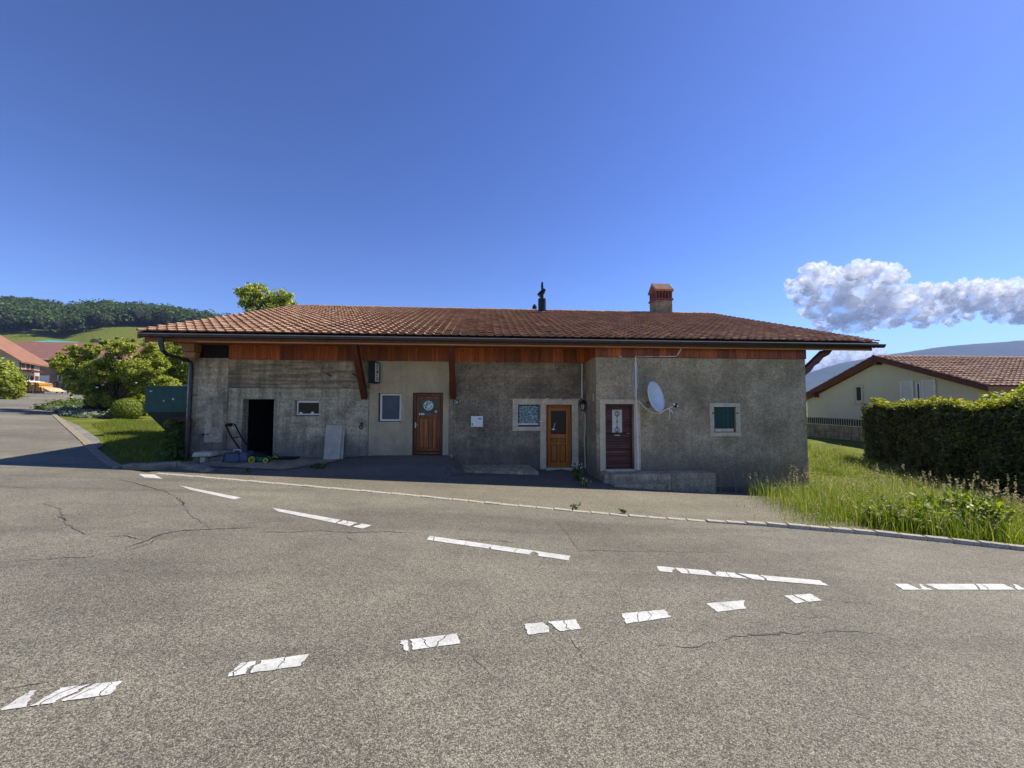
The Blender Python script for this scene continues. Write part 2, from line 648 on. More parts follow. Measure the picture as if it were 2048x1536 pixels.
M['door_a'] = wood('door_oak', (0.1001, 0.02288, 0.00572), (0.5148, 0.1645, 0.0286), 2, .4, .5, 9, rnd=.5, spec=.4)
M['door_b'] = wood('door_pine', (0.28, 0.077, 0.0056), (0.588, 0.196, 0.0168), 2, .4, .25, rnd=.15, spec=.35)
M['door_c'] = wood('door_dark', (0.036, 0.01056, 0.0096), (0.22, 0.06688, 0.048), 0, .4, .2, 20, rnd=.6)
M['tile'] = tiles('clay_tile', [(0, (0.3133, 0.175, 0.1014)), (.25, (0.3686, 0.2165, 0.1323)), (.55, (0.4147, 0.2533, 0.1588)), (.8, (0.4607, 0.2948, 0.1896)), (1, (0.3041, 0.1796, 0.1147))], moss=.4)
M['tile_n'] = tiles('neighbour_tile', [(0, (0.3607, 0.2077, 0.1312)), (.5, (0.4609, 0.2908, 0.1874)), (1, (0.5211, 0.353, 0.2343))], moss=.15)
M['gutter'] = simple('zinc_gutter', (.05, .056, .062), .35, .6, .25, 3)
M['gutter_rim'] = simple('gutter_rim', (.5, .5, .5), .25, .9, .1, 3)
M['pipe_brown'] = simple('downpipe_boot', (.06, .035, .025), .5, 0, .25, 4)
M['white'] = simple('white_paint', (0.8064, 0.7713, 0.6604), .45, 0, .06, 5)
M['white_plastic'] = simple('white_plastic', (0.819, 0.7956, 0.6956), .4, 0, .05, 5)
M['black'] = simple('black_plastic', (.008, .008, .008), .55, 0, .3, 8, spec=.25)
M['black_metal'] = simple('black_metal', (.015, .015, .017), .35, .5, .3, 8)
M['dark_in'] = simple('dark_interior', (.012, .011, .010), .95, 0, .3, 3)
M['pane_dark'] = glass('dark_pane', (.008, .010, .014), .12, .35)
M['pane_blue'] = glass('blind_pane', (.045, .068, .095), .25, .4)
M['steel'] = simple('steel', (.45, .45, .45), .3, 1, .1, 8)
M['grey_dish'] = simple('dish_grey', (0.7508, 0.7558, 0.7163), .4, .1, .05, 4)
M['mail'] = simple('mailbox_white', (0.81, 0.8335, 0.77), .35, .1, .06, 6)
M['grey_panel'] = plaster('leaning_panel', [(0.4125, 0.425, 0.4), (0.5, 0.5125, 0.4813), (0.5875, 0.6, 0.5625)], 2.5, 40, .15, .15, (0.3125, 0.3125, 0.2875), .6, 0, .08)
M['green_shutter'] = wood('green_shutter', (.01, .05, .035), (.025, .10, .065), 2, .55, 0, 10, rnd=.1)
M['skip_green'] = simple('skip_green', (0.00648, 0.0702, 0.054), .5, .1, .3, 5, .1)
M['skip_dark'] = simple('skip_dark', (.012, .022, .016), .6, .1, .4, 4)  # shade on the skip's lower body is put into this darker green
M['skip_red'] = simple('skip_frame', (.07, .01, .012), .6, .1, .3, 4)
M['rubber'] = simple('rubber', (.015, .015, .015), .8, 0, .3, 10)
M['rubble'] = plaster('rubble', [(.2, .2, .2), (.36, .36, .36), (.5, .5, .5)], 8, 40, .2, .6)
M['mow_blue'] = simple('mower_bag', (.07, .085, .13), .45, 0, .2, 6)
M['mow_green'] = simple('mower_green', (.015, .17, .05), .4, 0, .2, 6)
M['yellow'] = simple('yellow_plastic', (.6, .55, .02), .45, 0, .08, 6)
M['orange'] = simple('orange_formwork', (.62, .3, .05), .6, 0, .2, 6)
M['teal'] = simple('teal_roof', (.06, .36, .29), .5, 0, .08, 1)
M['bark'] = plaster('bark', [(.04, .032, .024), (.08, .065, .05), (.13, .11, .085)], 6, 30, .4, 1.0)
M['soil'] = plaster('soil', [(.06, .045, .03), (.10, .08, .055), (.15, .125, .09)], 2, 20, .2, .8)
M['gravel'] = asphalt('gravel', (.12, .11, .09), (.4, .37, .31), .15)
M['leaf_bright'] = leafmat('leaf_bright', [(0, (0.09171, 0.1314, 0.01238)), (.4, (0.2228, 0.2626, 0.02475)), (.75, (0.3931, 0.4179, 0.06188)), (1, (0.6552, 0.6328, 0.2475))], .58)
M['leaf_weed'] = leafmat('leaf_weed', [(0, (.10, .15, .012)), (.5, (.22, .28, .02)), (1, (.38, .42, .08))], .4)
M['leaf_mid'] = leafmat('leaf_mid', [(0, (0.046, 0.08625, 0.0138)), (.5, (0.09775, 0.1495, 0.023)), (1, (0.184, 0.23, 0.046))])
M['leaf_dark'] = leafmat('leaf_dark', [(0, (.022, .042, .014)), (.5, (.04, .07, .02)), (1, (.075, .105, .03))], .2)
M['leaf_top'] = leafmat('leaf_topiary', [(0, (.10, .14, .010)), (.5, (.2, .25, .018)), (1, (.3, .34, .04))], .3)
M['leaf_hedge'] = leafmat('leaf_hedge', [(0, (0.0216, 0.0336, 0.0048)), (.5, (0.054, 0.076, 0.0064)), (1, (0.1368, 0.152, 0.016))], .14)
M['leaf_silver'] = leafmat('leaf_silver', [(0, (.14, .17, .09)), (.5, (.22, .26, .15)), (1, (.4, .42, .3))], .25)
M['blade'] = leafmat('grass_blade', [(0, (.07, .13, .008)), (.4, (.15, .22, .015)), (.75, (.26, .30, .035)), (1, (.48, .43, .15))], .4, .6)
M['blade_green'] = leafmat('lawn_blade', [(0, (.08, .12, .010)), (.5, (.15, .2, .016)), (.85, (.27, .28, .04)), (1, (.42, .36, .1))], .35, .6)
M['seed'] = leafmat('seed_head', [(0, (.28, .25, .11)), (1, (.5, .43, .24))], .3, .7)
M['core'] = simple('shade_core', (.008, .009, .005), .95, 0, .3, 4)  # near-black colour stands in for the shade deep in the foliage
M['petal'] = simple('white_petal', (.75, .76, .7), .6, 0, .1, 5)


def paintmat():
    m, nt, b = nodemat('road_paint')
    v = coords(nt)
    f = noise(nt, v, 60, 4, .7)
    p = noise(nt, v, 6, 5, .7)
    c = ramp(nt, p, [(.3, (.40, .39, .35)), (.6, (.58, .57, .52))])
    c = mix(nt, 1.0, c, ramp(nt, f, [(.3, (.72,) * 3), (.5, (1, 1, 1))]), 'MULTIPLY')
    # aggregate wearing through
    w = noise(nt, v, 40, 6, .85)
    c = mix(nt, ramp(nt, w, [(.56, (0, 0, 0)), (.63, (1, 1, 1))]), c, (.12, .11, .1))
    nt.links.new(c, b.inputs['Base Color'])
    b.inputs['Roughness'].default_value = .7
    bump(nt, b, f, .4, .004)
    return m


M['paint'] = paintmat()


def patterned_pane():
    m, nt, b = nodemat('patterned_pane')
    v = coords(nt)
    vo = N(nt, 'ShaderNodeTexVoronoi', feature='SMOOTH_F1')
    vo.inputs['Scale'].default_value = 26
    nt.links.new(mix(nt, .12, v, N_col(nt, v)), vo.inputs['Vector'])
    c = ramp(nt, vo.outputs['Distance'], [(.15, (.03, .075, .085)), (.4, (.10, .19, .19)), (.6, (.36, .46, .42))])
    nt.links.new(c, b.inputs['Base Color'])
    b.inputs['Roughness'].default_value = .25
    bump(nt, b, vo.outputs['Distance'], .6, .01)
    return m


def N_col(nt, v):
    n = N(nt, 'ShaderNodeTexNoise')
    n.inputs['Scale'].default_value = 9
    nt.links.new(v, n.inputs['Vector'])
    return n.outputs['Color']


M['pane_pat'] = patterned_pane()

# ------------------------------------------------------------------ terrain
rings = list(np.arange(.5, 40, .5))
r_ = 40.0
while r_ < 4400:
    rings.append(r_); r_ *= 1.055
rings = np.array(rings)
NA = 300
ang = np.arange(NA) / NA * 2 * math.pi
RR, AA = np.meshgrid(rings, ang, indexing='ij')
TX, TY = RR * np.sin(AA), RR * np.cos(AA)
TZ = TER(TX, TY) - .03
V = np.concatenate([[[0, 0, gz(0, 0) - .03]], np.stack([TX, TY, TZ], -1).reshape(-1, 3)])
nr = len(rings)
i0 = (np.arange(nr - 1)[:, None] * NA + np.arange(NA)[None]) + 1
j0 = (np.arange(nr - 1)[:, None] * NA + (np.arange(NA)[None] + 1) % NA) + 1
Fq = np.stack([i0, i0 + NA, j0 + NA, j0], -1).reshape(-1, 4)
ground = mesh_np('ground', V, Fq, M['ground'], smooth=True)
struct(ground, 'grass terrain rising to a meadow slope on the left')

# mountain across the valley
mx_px = np.array([1180, 1350, 1500, 1600, 1650, 1700, 1745, 1790, 1830, 1880, 1930, 1990, 2048, 2200, 2500, 3000])
my_px = np.array([803, 793, 772, 752, 735, 722, 713, 706, 700, 693, 688, 683, 679, 668, 660, 690])
D0 = 2500
V, Fq = [], []
nm, nb = 260, 26
pxs = np.linspace(1180, 2680, nm)
for i, p in enumerate(pxs):
    e = (804 - np.interp(p, mx_px, my_px)) / F
    top = 1.6 + e * D0
    for j in range(nb):
        t = j / (nb - 1)
        prof = t if t < .72 else .72
        d = D0 - 700 + (t / .72) * 700 if t <= .72 else D0 + (t - .72) * 2200
        l = (p - 1024) / F * D0 + (t - .72) * 60
        h = (top + 6) * (t / .72) ** .85 if t <= .72 else (top + 6) * (1 - ((t - .72) / .28) ** 1.3)
        X = l * math.cos(YAW) + d * math.sin(YAW)
        Y = -l * math.sin(YAW) + d * math.cos(YAW)
        n = mnoise.fractal(Vector((X * .006, Y * .006, 3.3)), 1.0, 2.0, 6)
        fade = math.sin(math.pi * min(1, max(0, t))) if t > .72 or t < .6 else 1
        h += n * (10 if abs(t - .72) > .05 else 5) * fade
        V.append((X, Y, -6 + h))
V = np.array(V)
ii = (np.arange(nm - 1)[:, None] * nb + np.arange(nb - 1)[None])
Fq = np.stack([ii, ii + nb, ii + nb + 1, ii + 1], -1).reshape(-1, 4)
M['mountain'] = grassmat('mountain_forest', [(.3, (.02, .035, .015)), (.5, (.035, .055, .02)), (.7, (.06, .08, .035))], .01)
struct(mesh_np('mountain', V, Fq, M['mountain'], smooth=True), 'long blue wooded mountain ridge across the valley')

# ------------------------------------------------------------------ road, forecourt, kerbs
road_poly = [(45, -9), (30, -3.2), (16, 2.3), (11.5, 4.35)] + [(x, y) for x, y in ((8.42, 5.55), (6.66, 6.2), (5.12, 6.55), (2.55, 6.98), (.53, 7.52), (-1.75, 8.2), (-4, 8.75), (-5.83, 9.18), (-7.75, 9.6), (-8.73, 9.98), (-9.92, 10.94), (-11.73, 12.54), (-14.62, 15.14), (-19.99, 19.86), (-26.6, 25.7),
            (-30, 30.5), (-30.5, 35), (-20, 36.5), (-21, 41), (-40, 45), (-46, 47.5), (-46, 52), (-36, 62), (-34, 84), (-112, 84), (-112, 66), (-58, 52), (-50, 46), (-49, 42), (-62, 36), (-70, 16), (-55, -11), (45, -11))]
KERB = [(11.5, 4.35), (8.42, 5.55), (6.66, 6.2), (5.12, 6.55), (2.55, 6.98), (.53, 7.52), (-1.75, 8.2), (-4, 8.75), (-5.83, 9.18), (-7.75, 9.6)]
LKERB = [(-8.73, 9.98), (-9.92, 10.94), (-11.73, 12.54), (-14.62, 15.14), (-19.99, 19.86), (-26.6, 25.7)]
ROADZ = .02
road = sheet('road', road_poly, lambda x, y: gz(x, y) + ROADZ, M['asphalt'])
struct(road, 'worn grey asphalt road with cracked white dashes')


def rise(x, y):
    """How far the forecourt climbs above the road's plane towards the house."""
    t = max(0.0, min(1.0, (y - 9.9) / 2.3))
    t = t * t * (3 - 2 * t)
    if x < -1.08:
        tgt = np.interp(x, [-9.5, -8.0, -6.9, -4.4, -3.6, -1.2], [.0, 0, .06, .17, .28, .40])
    else:
        tgt = np.interp(x, [-1.0, 1.7, 2.4, 3.3, 4.5, 8], [0, .01, .11, .02, 0, 0])
    return float(tgt) * t


def gf(x, y):
    return gz(x, y) + rise(x, y)


def cut_kerb(x):
    xs = [p[0] for p in KERB][::-1]; ys = [p[1] for p in KERB][::-1]
    return float(np.interp(x, xs, ys))


fpoly = [(x, cut_kerb(x)) for x in np.arange(-7.9, -1.05, .6)] + [(-1.08, cut_kerb(-1.08)), (-1.08, 12.28), (-4.2, 12.28), (-7.9, 12.28)]
forecourt = sheet('forecourt', fpoly, lambda x, y: gf(x, y) + .012, M['asphalt_fore'], .4, xstep=.5)
struct(forecourt, 'asphalt forecourt and ramp between the kerb and the left half of the house')
fpoly = [(-1.08, cut_kerb(-1.08))] + [(x, cut_kerb(x)) for x in np.arange(-.6, 8.3, .6)] + [(8.4, 8.2), (8.0, 10.2), (7.6, 11.1), (3.29, 11.1), (3.24, 12.28), (-1.08, 12.28)]
f2 = sheet('forecourt', fpoly, lambda x, y: gf(x, y) + .012, M['asphalt_fore'], .4, xstep=.5)
struct(f2, 'asphalt forecourt in front of the right half of the house')
struct(sheet('concrete_pad', [(-7.7, 10.75), (-5.3, 10.55), (-4.35, 11.6), (-4.15, 12.27), (-7.7, 12.27)], lambda x, y: gf(x, y) + .035, M['pad'], .4, xstep=.5),
       'pale concrete pad under the open doorway')
struct(sheet('gravel_strip', [(G(*p).x, G(*p).y) for p in ((112, 832), (160, 854), (196, 878), (205, 893), (190, 902), (165, 880), (130, 850))], lambda x, y: gz(x, y) + .03, M['gravel']),
       'strip of pale gravel between the road kerb and the lawn')


def path_points(path, step):
    pts = [Vector((x, y, 0)) for x, y in path]
    out = []
    acc = 0
    for a, b in zip(pts, pts[1:]):
        L = (b - a).length
        t = -acc
        while t + step <= L + 1e-6:
            t += step
            if t > 0:
                out.append((a.lerp(b, t / L), (b - a).normalized()))
        acc = (L - t)
        acc = acc % step
    return out


def stone_row(parent, path, length, width, hfun, mat, name='kerb_stone', gap=.012, dz=0.0, side=0):
    pts = path_points(path, length)
    meshes = []
    for k in range(4):
        L = length - gap
        m = MB()
        j = lambda s: random.uniform(-s, s)
        x0, x1 = -L / 2 + abs(j(.012)), L / 2 - abs(j(.012))
        m.hexa([(x0, -width / 2 + j(.008), -.12), (x1, -width / 2 + j(.008), -.12), (x1, width / 2, -.12), (x0, width / 2, -.12),
                (x0 + j(.01), -width / 2 + .008 + j(.006), j(.006)), (x1 + j(.01), -width / 2 + .008 + j(.006), j(.006)), (x1, width / 2 - .01, j(.006)), (x0, width / 2 - .01, j(.006))])
        o = build(name, m, mat, bevel=.012)
        meshes.append(o)
    for i, (p, d) in enumerate(pts):
        src = meshes[i % 4]
        o = src if i < 4 else src.copy()
        if i >= 4:
            COL.objects.link(o)
        o.parent = parent
        n = Vector((-d.y, d.x, 0))
        p = p + n * side
        sl = (gz(p.x + d.x * .2, p.y + d.y * .2) - gz(p.x - d.x * .2, p.y - d.y * .2)) / .4
        o.location = (p.x, p.y, gz(p.x, p.y) + dz + hfun(p.x))
        o.rotation_euler = (0, -math.atan(sl), math.atan2(d.y, d.x) + random.uniform(-.015, .015))


kerb = thing('kerb', 'long line of pale granite kerb stones between road and forecourt', 'kerb')
stone_row(kerb, KERB[::-1], .34, .13, lambda x: np.interp(x, [-8, 3.8, 5.2, 12], [.035, .04, .085, .1]), M['kerb'])
kerb['kind'] = 'structure'
lk = thing('kerb', 'curving row of grey kerb stones along the lawn and the side street', 'kerb')
stone_row(lk, LKERB, .5, .22, lambda x: .05, M['kerb_dark'])
lk['kind'] = 'structure'
# the heavy concrete edging at the house corner
eb = MB()
e0, e1, e2 = G(243, 938), G(352, 938), G(405, 946)
for a, b, h0, h1 in ((e0, e1, .10, .16), (e1, e2, .16, .07)):
    d = (b - a).normalized(); n = Vector((-d.y, d.x, 0)) * .3
    dn = Vector((0, 0, .25))
    eb.hexa([a - dn, b - dn, b + n - dn, a + n - dn, a + Vector((0, 0, h0)), b + Vector((0, 0, h1)), b + n + Vector((0, 0, h1)), a + n + Vector((0, 0, h0))])
ed = build('edging_stone', eb, M['kerb_dark'], lk, bevel=.03)


patch_poly = [(G(*p).x, G(*p).y) for p in ((1110, 1043), (1157, 1105), (1455, 1108), (1335, 1053))]
M['asphalt_patch'] = asphalt('patch_asphalt', (.06, .053, .038), (.355, .315, .23), .15)
sheet('repair_patch', patch_poly, lambda x, y: gz(x, y) + ROADZ + .0015, M['asphalt_patch'], parent=road, kind=None)


# road markings: painted dashes broken into flakes by cracks
def dash(parent, corners, dz, cuts, name='dash_marking', seed=0, chip=.012):
    """One painted dash, broken into flakes along wandering cracks."""
    rs = random.Random(seed)
    a, b, c, d = [Vector(p) for p in corners]  # near-left, near-right, far-right, far-left
    m = MB()
    L = (b - a).length

    def pt(t, s):
        return a.lerp(b, t).lerp(d.lerp(c, t), s)
    lines = []
    pos = sorted(rs.uniform(.06, .94) for _ in range(cuts))
    NS = 7
    for p in [None] + pos + [None]:
        if p is None:
            lines.append(None)
            continue
        sl, w = rs.gauss(0, .13), 0
        pts = []
        for q in range(NS + 1):
            w += rs.gauss(0, .02)
            pts.append(p + (sl * (q / NS - .5) * .9 + w) * min(1, .5 / L))
        gap = rs.choice([.003, .004, .006, .012]) / L
        lines.append((pts, gap))
    for k in range(len(lines) - 1):
        lo, hi = lines[k], lines[k + 1]
        left = [(0 + abs(rs.gauss(0, .008)) / L) if lo is None else lo[0][q] + lo[1] * rs.uniform(.6, 1.6) for q in range(NS + 1)]
        right = [(1 - abs(rs.gauss(0, .008)) / L) if hi is None else hi[0][q] - hi[1] * rs.uniform(.6, 1.6) for q in range(NS + 1)]
        if min(r_ - l_ for l_, r_ in zip(left, right)) < .01 / L:
            continue
        n = max(3, int((right[0] - left[0]) * L / .04))
        loop = [pt(left[0] + (right[0] - left[0]) * q / n, abs(rs.gauss(0, chip))) for q in range(n + 1)]
        loop += [pt(right[q], q / NS) for q in range(1, NS)]
        loop += [pt(right[NS] + (left[NS] - right[NS]) * q / n, 1 - abs(rs.gauss(0, chip))) for q in range(n + 1)]
        loop += [pt(left[q], q / NS) for q in range(NS - 1, 0, -1)]
        m.quad(*[(p.x, p.y, gz(p.x, p.y) + ROADZ + dz) for p in loop])
    return build(name, m, M['paint'], parent)


def quadpx(*pp):
    return [G(*p) for p in pp]


# centre line dashes (px corners: near-left, near-right, far-right, far-left)
for i, (q, cuts) in enumerate([
    (((288, 957), (326, 960), (309, 951), (276, 950)), 0),
    (((380, 982), (470, 1002), (483, 998), (358, 973)), 2),
    (((556, 1026), (726, 1061), (744, 1054), (543, 1018)), 6),
    (((852, 1083), (1138, 1125), (1143, 1116), (858, 1075)), 7),
    (((1318, 1147), (1658, 1176), (1640, 1165), (1311, 1136)), 11),
    (((1806, 1184), (2056, 1184), (2030, 1172), (1788, 1172)), 9)]):
    dash(road, quadpx(*q), .005, cuts, seed=i + 3)
# give-way dashes
for i, (q, cuts) in enumerate([
    (((-8, 1433), (222, 1398), (246, 1370), (60, 1390)), 6),
    (((449, 1363), (602, 1340), (621, 1315), (478, 1334)), 3),
    (((794, 1312), (921, 1294), (916, 1273), (793, 1289)), 4),
    (((1056, 1277), (1163, 1264), (1153, 1244), (1046, 1254)), 3),
    (((1252, 1254), (1343, 1240), (1330, 1224), (1241, 1233)), 2),
    (((1434, 1230), (1508, 1221), (1493, 1205), (1411, 1212)), 2),
    (((1592, 1212), (1646, 1206), (1622, 1192), (1567, 1196)), 1)]):
    dash(road, quadpx(*q), .005, cuts, name='giveway_marking', seed=i + 41, chip=.022)


def crack(parent, pts_px, w, seed):
    rs = random.Random(seed)
    pts = [G(*p) for p in pts_px]
    fine = []
    for a, b in zip(pts, pts[1:]):
        L = (b - a).length
        n = max(2, int(L / .06))
        for k in range(n):
            p = a.lerp(b, k / n)
            fine.append(p + Vector((rs.gauss(0, .012), rs.gauss(0, .012), 0)))
    fine.append(pts[-1])
    m = MB()
    prev = None
    for i, p in enumerate(fine):
        d = (fine[min(i + 1, len(fine) - 1)] - fine[max(i - 1, 0)]).normalized()
        n = Vector((-d.y, d.x, 0))
        ww = w * rs.uniform(.5, 1.4) * (min(1, i / 4, (len(fine) - 1 - i) / 4) * .9 + .1)
        cur = (p - n * ww / 2, p + n * ww / 2)
        if prev:
            m.quad(*[(q.x, q.y, gz(q.x, q.y) + ROADZ + .003) for q in (prev[0], cur[0], cur[1], prev[1])])
        prev = cur
    build('crack', m, M['tar'], parent)


cr = [
    ([(245, 1103), (290, 1085), (322, 1072), (370, 1064), (420, 1062), (470, 1060), (520, 1057)], .035),
    ([(188, 1078), (245, 1076), (292, 1086)], .02), ([(415, 1063), (417, 1055)], .03),
    ([(510, 1067), (580, 1068), (640, 1064), (700, 1069), (780, 1066), (842, 1072)], .018),
    ([(628, 1084), (640, 1074), (690, 1070)], .015),
    ([(235, 961), (270, 968), (320, 983)], .03), ([(350, 996), (365, 1006), (368, 1017)], .045), ([(400, 1010), (435, 1016)], .015),
    ([(0, 976), (40, 978), (75, 981)], .02), ([(65, 991), (83, 992)], .03), ([(0, 1016), (40, 1014), (80, 1009)], .02),
    ([(95, 1034), (160, 1034)], .015), ([(118, 1035), (130, 1042), (128, 1048)], .05),
    ([(1445, 1287), (1470, 1277), (1530, 1276), (1585, 1272), (1625, 1269)], .03),
    ([(1140, 1280), (1160, 1310), (1165, 1325)], .02), ([(1655, 1205), (1700, 1208), (1745, 1211)], .012),
    ([(1110, 1042), (1135, 1070), (1157, 1105)], .008), ([(1157, 1105), (1300, 1106), (1455, 1108)], .008), ([(1455, 1108), (1400, 1080), (1335, 1052)], .008),
    ([(0, 1385), (60, 1376), (130, 1370)], .012),
    ([(322, 1072), (300, 1090), (262, 1104), (240, 1100)], .014), ([(470, 1060), (490, 1050), (545, 1046), (600, 1040)], .01), ([(842, 1072), (900, 1082), (985, 1084), (1060, 1092)], .012),
    ([(690, 1070), (700, 1082), (735, 1090)], .01), ([(80, 1009), (118, 1020), (130, 1042)], .012), ([(128, 1048), (150, 1062), (188, 1078)], .012), ([(0, 1130), (90, 1122), (180, 1118), (250, 1103)], .014),
    ([(368, 1017), (380, 1034), (415, 1055)], .012), ([(270, 968), (330, 985), (350, 996)], .014), ([(1165, 1325), (1190, 1350), (1230, 1358)], .01), ([(1625, 1269), (1700, 1268), (1790, 1275)], .012), ([(1445, 1287), (1400, 1300), (1310, 1296)], .012),
    ([(1560, 1225), (1600, 1240), (1680, 1242)], .01), ([(918, 1300), (960, 1330), (985, 1372)], .009),
]
for i, (p, w) in enumerate(cr):
    crack(road, p, w * .62, 100 + i)

# ------------------------------------------------------------------ the farmhouse
WY, GY = 12.3, 11.15                 # main wall plane, wing plane
XL, XM, XR, YB = -8.97, 3.27, 9.83, 27.2
EY, EZ = 10.85, 3.40                 # eave line of the roof deck
RY, RZ = 19.2, 6.16
SL = (RZ - EZ) / (RY - EY)
house = thing('farmhouse', 'long low grey farmhouse with a red tiled roof along the road', 'house', (0, 14, -.6))


def wall_holes(x0, x1, z0, z1, Yf, holes, depth, back=True):
    """A wall facing -Y with rectangular openings and their reveals."""
    m = MB()
    xs = sorted({x0, x1, *[h[0] for h in holes], *[h[1] for h in holes]})
    zs = sorted({z0, z1, *[h[2] for h in holes], *[h[3] for h in holes]})
    for a, b in zip(xs, xs[1:]):
        for c, d in zip(zs, zs[1:]):
            cx, cz = (a + b) / 2, (c + d) / 2
            if any(h[0] < cx < h[1] and h[2] < cz < h[3] for h in holes):
                continue
            m.quad((a, Yf, c), (b, Yf, c), (b, Yf, d), (a, Yf, d))
    for h in holes:
        a, b, c, d = h[:4]
        e = Yf + depth
        m.quad((a, Yf, c), (a, Yf, d), (a, e, d), (a, e, c))
        m.quad((b, Yf, c), (b, e, c), (b, e, d), (b, Yf, d))
        m.quad((a, Yf, d), (b, Yf, d), (b, e, d), (a, e, d))
        m.quad((a, Yf, c), (a, e, c), (b, e, c), (b, Yf, c))
    return m


def raw(name, m, mat, parent, kind=None):
    me = bpy.data.meshes.new(name)
    me.from_pydata(m.v, [], m.f)
    me.materials.append(mat)
    o = bpy.data.objects.new(name, me)
    link(o, parent)
    return o


WT = 2.86      # masonry top, main wall
# left part: pillar, lower and upper wall
build('pillar', MB().box(XL, -7.8, WY - .05, WY + .35, -1.2, 2.9), M['pillar'], house, bevel=.02)
raw('wall', wall_holes(-7.8, -3.62, -1.0, 1.99, WY, [(-7.38, -6.46, -.16, 1.65), (-5.86, -5.11, 1.14, 1.63)], .3), M['concrete'], house)
build('wall_beam', MB().box(-7.8, -3.62, WY - .035, WY + .2, 2.0, WT), M['concrete_up'], house, bevel=.01)
raw('wall', wall_holes(-3.6, -1.14, -1.0, WT - .002, WY - .03, [(-3.33, -2.61, .93, 1.85), (-2.27, -1.32, -.1, 1.87)], .25), M['panel_wall'], house)
for X in (-3.6, -1.14):
    raw('wall_edge', MB().quad((X, WY - .03, -1), (X, WY + .2, -1), (X, WY + .2, WT), (X, WY - .03, WT)), M['panel_wall'], house)
raw('wall', wall_holes(-1.14, XM, -1.2, WT, WY, [(1.06, 1.72, .80, 1.5), (1.96, 2.8, -.55, 1.49)], .25), M['dark_wall'], house)
# wing
raw('wall', wall_holes(XM, XR, -1.7, 2.92, GY, [(3.54, 4.40, -.40, 1.53), (6.87, 7.55, .69, 1.45)], .25), M['wing_wall'], house)
m = MB()
m.quad((XM, GY, -1.6), (XM, WY, -1.6), (XM, WY, 3.3), (XM, GY, 3.3))
raw('side_wall', m, M['wing_wall'], house)


def under(y):
    return EZ - .06 + SL * (y - EY) if y <= RY else EZ - .06 + SL * (2 * RY - EY - y)


for X, y0, mt in ((XL, WY - .05, M['pillar']), (XR, GY, M['wing_wall'])):
    m = MB()
    m.quad((X, y0, -1.7), (X, YB, -1.7), (X, YB, under(YB)), (X, RY, under(RY)), (X, y0, under(y0)))
    raw('gable_wall', m, mt, house)
m = MB()
m.quad((XL, YB, -1.7), (XR, YB, -1.7), (XR, YB, under(YB)), (XL, YB, under(YB)))
raw('back_wall', m, M['dark_wall'], house)
# the dark room behind the open doorway
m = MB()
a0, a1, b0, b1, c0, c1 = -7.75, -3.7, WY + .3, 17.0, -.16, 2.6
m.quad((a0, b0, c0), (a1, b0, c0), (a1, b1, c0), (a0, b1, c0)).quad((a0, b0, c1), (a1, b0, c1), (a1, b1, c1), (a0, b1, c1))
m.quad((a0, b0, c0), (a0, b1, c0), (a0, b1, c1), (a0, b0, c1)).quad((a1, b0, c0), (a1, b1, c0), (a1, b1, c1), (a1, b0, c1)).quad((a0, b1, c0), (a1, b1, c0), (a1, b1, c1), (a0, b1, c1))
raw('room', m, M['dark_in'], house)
# pillar patch and iron bits
build('patch', MB().box(-8.42, -7.9, WY - .065, WY - .04, .35, 1.72), plaster('patch_render', [(.24, .235, .21), (.33, .325, .295), (.42, .41, .37)], 2, 28, .4, .5, (.13, .125, .11), .5), house, bevel=.01)
build('niche_cover', MB().box(-8.22, -8.04, WY - .075, WY - .06, .78, 1.2), M['pillar'], house, bevel=.008)
build('tap', MB().tube([(-8.42, WY - .06, .58), (-8.42, WY - .14, .58), (-8.42, WY - .15, .53)], .014, 8).beam((-8.47, WY - .11, .60), (-8.37, WY - .11, .60), .012, .012), M['black_metal'], house)
build('iron_stub', MB().tube([(-8.30, WY - .06, .6), (-8.30, WY - .12, .6)], .016, 8), M['black_metal'], house)
build('tie_ring', MB().tube([(-3.83 + .05 * math.cos(t), WY - .03, .80 + .055 * math.sin(t)) for t in np.linspace(0, 2 * math.pi, 14)], .012, 6).ball((-3.82, WY - .02, .9), .035), M['black_metal'], house)
build('iron_peg', MB().tube([(-4.90, WY - .03, 2.44), (-4.70, WY - .2, 2.36)], .018, 6), M['black_metal'], house)
build('iron_peg', MB().tube([(-4.12, WY - .03, 2.44), (-3.95, WY - .2, 2.36)], .018, 6), M['black_metal'], house)
build('rough_footing', MB().prism([(-7.3 + .0, WY - .012, -.35), (-6.44, WY - .014, .05)][:0] + [(-6.44, WY - .001, -.4), (-4.2, WY - .001, -.4), (-4.2, WY - .001, -.12), (-4.9, WY - .001, .05), (-5.5, WY - .001, .04), (-5.7, WY - .001, .14), (-6.44, WY - .001, .16)], (0, -.02, 0)), M['concrete'], house)

# timber: plate beam, beam ends, planks, fascia, soffit
build('beam_end', MB().box(-8.97, -8.62, WY - .32, WY, 3.06, 3.30), M['timber_raw'], house, bevel=.01)
build('beam_end', MB().box(-8.98, -8.66, WY - .22, WY, 2.88, 3.05), M['timber_raw'], house, bevel=.01)
pm = []


def plank(x0, x1, y0, y1, z0, z1, along='x'):
    o = build('plank', MB().box(x0, x1, y0, y1, z0, z1), M['plank'], house)
    o.modifiers.clear()


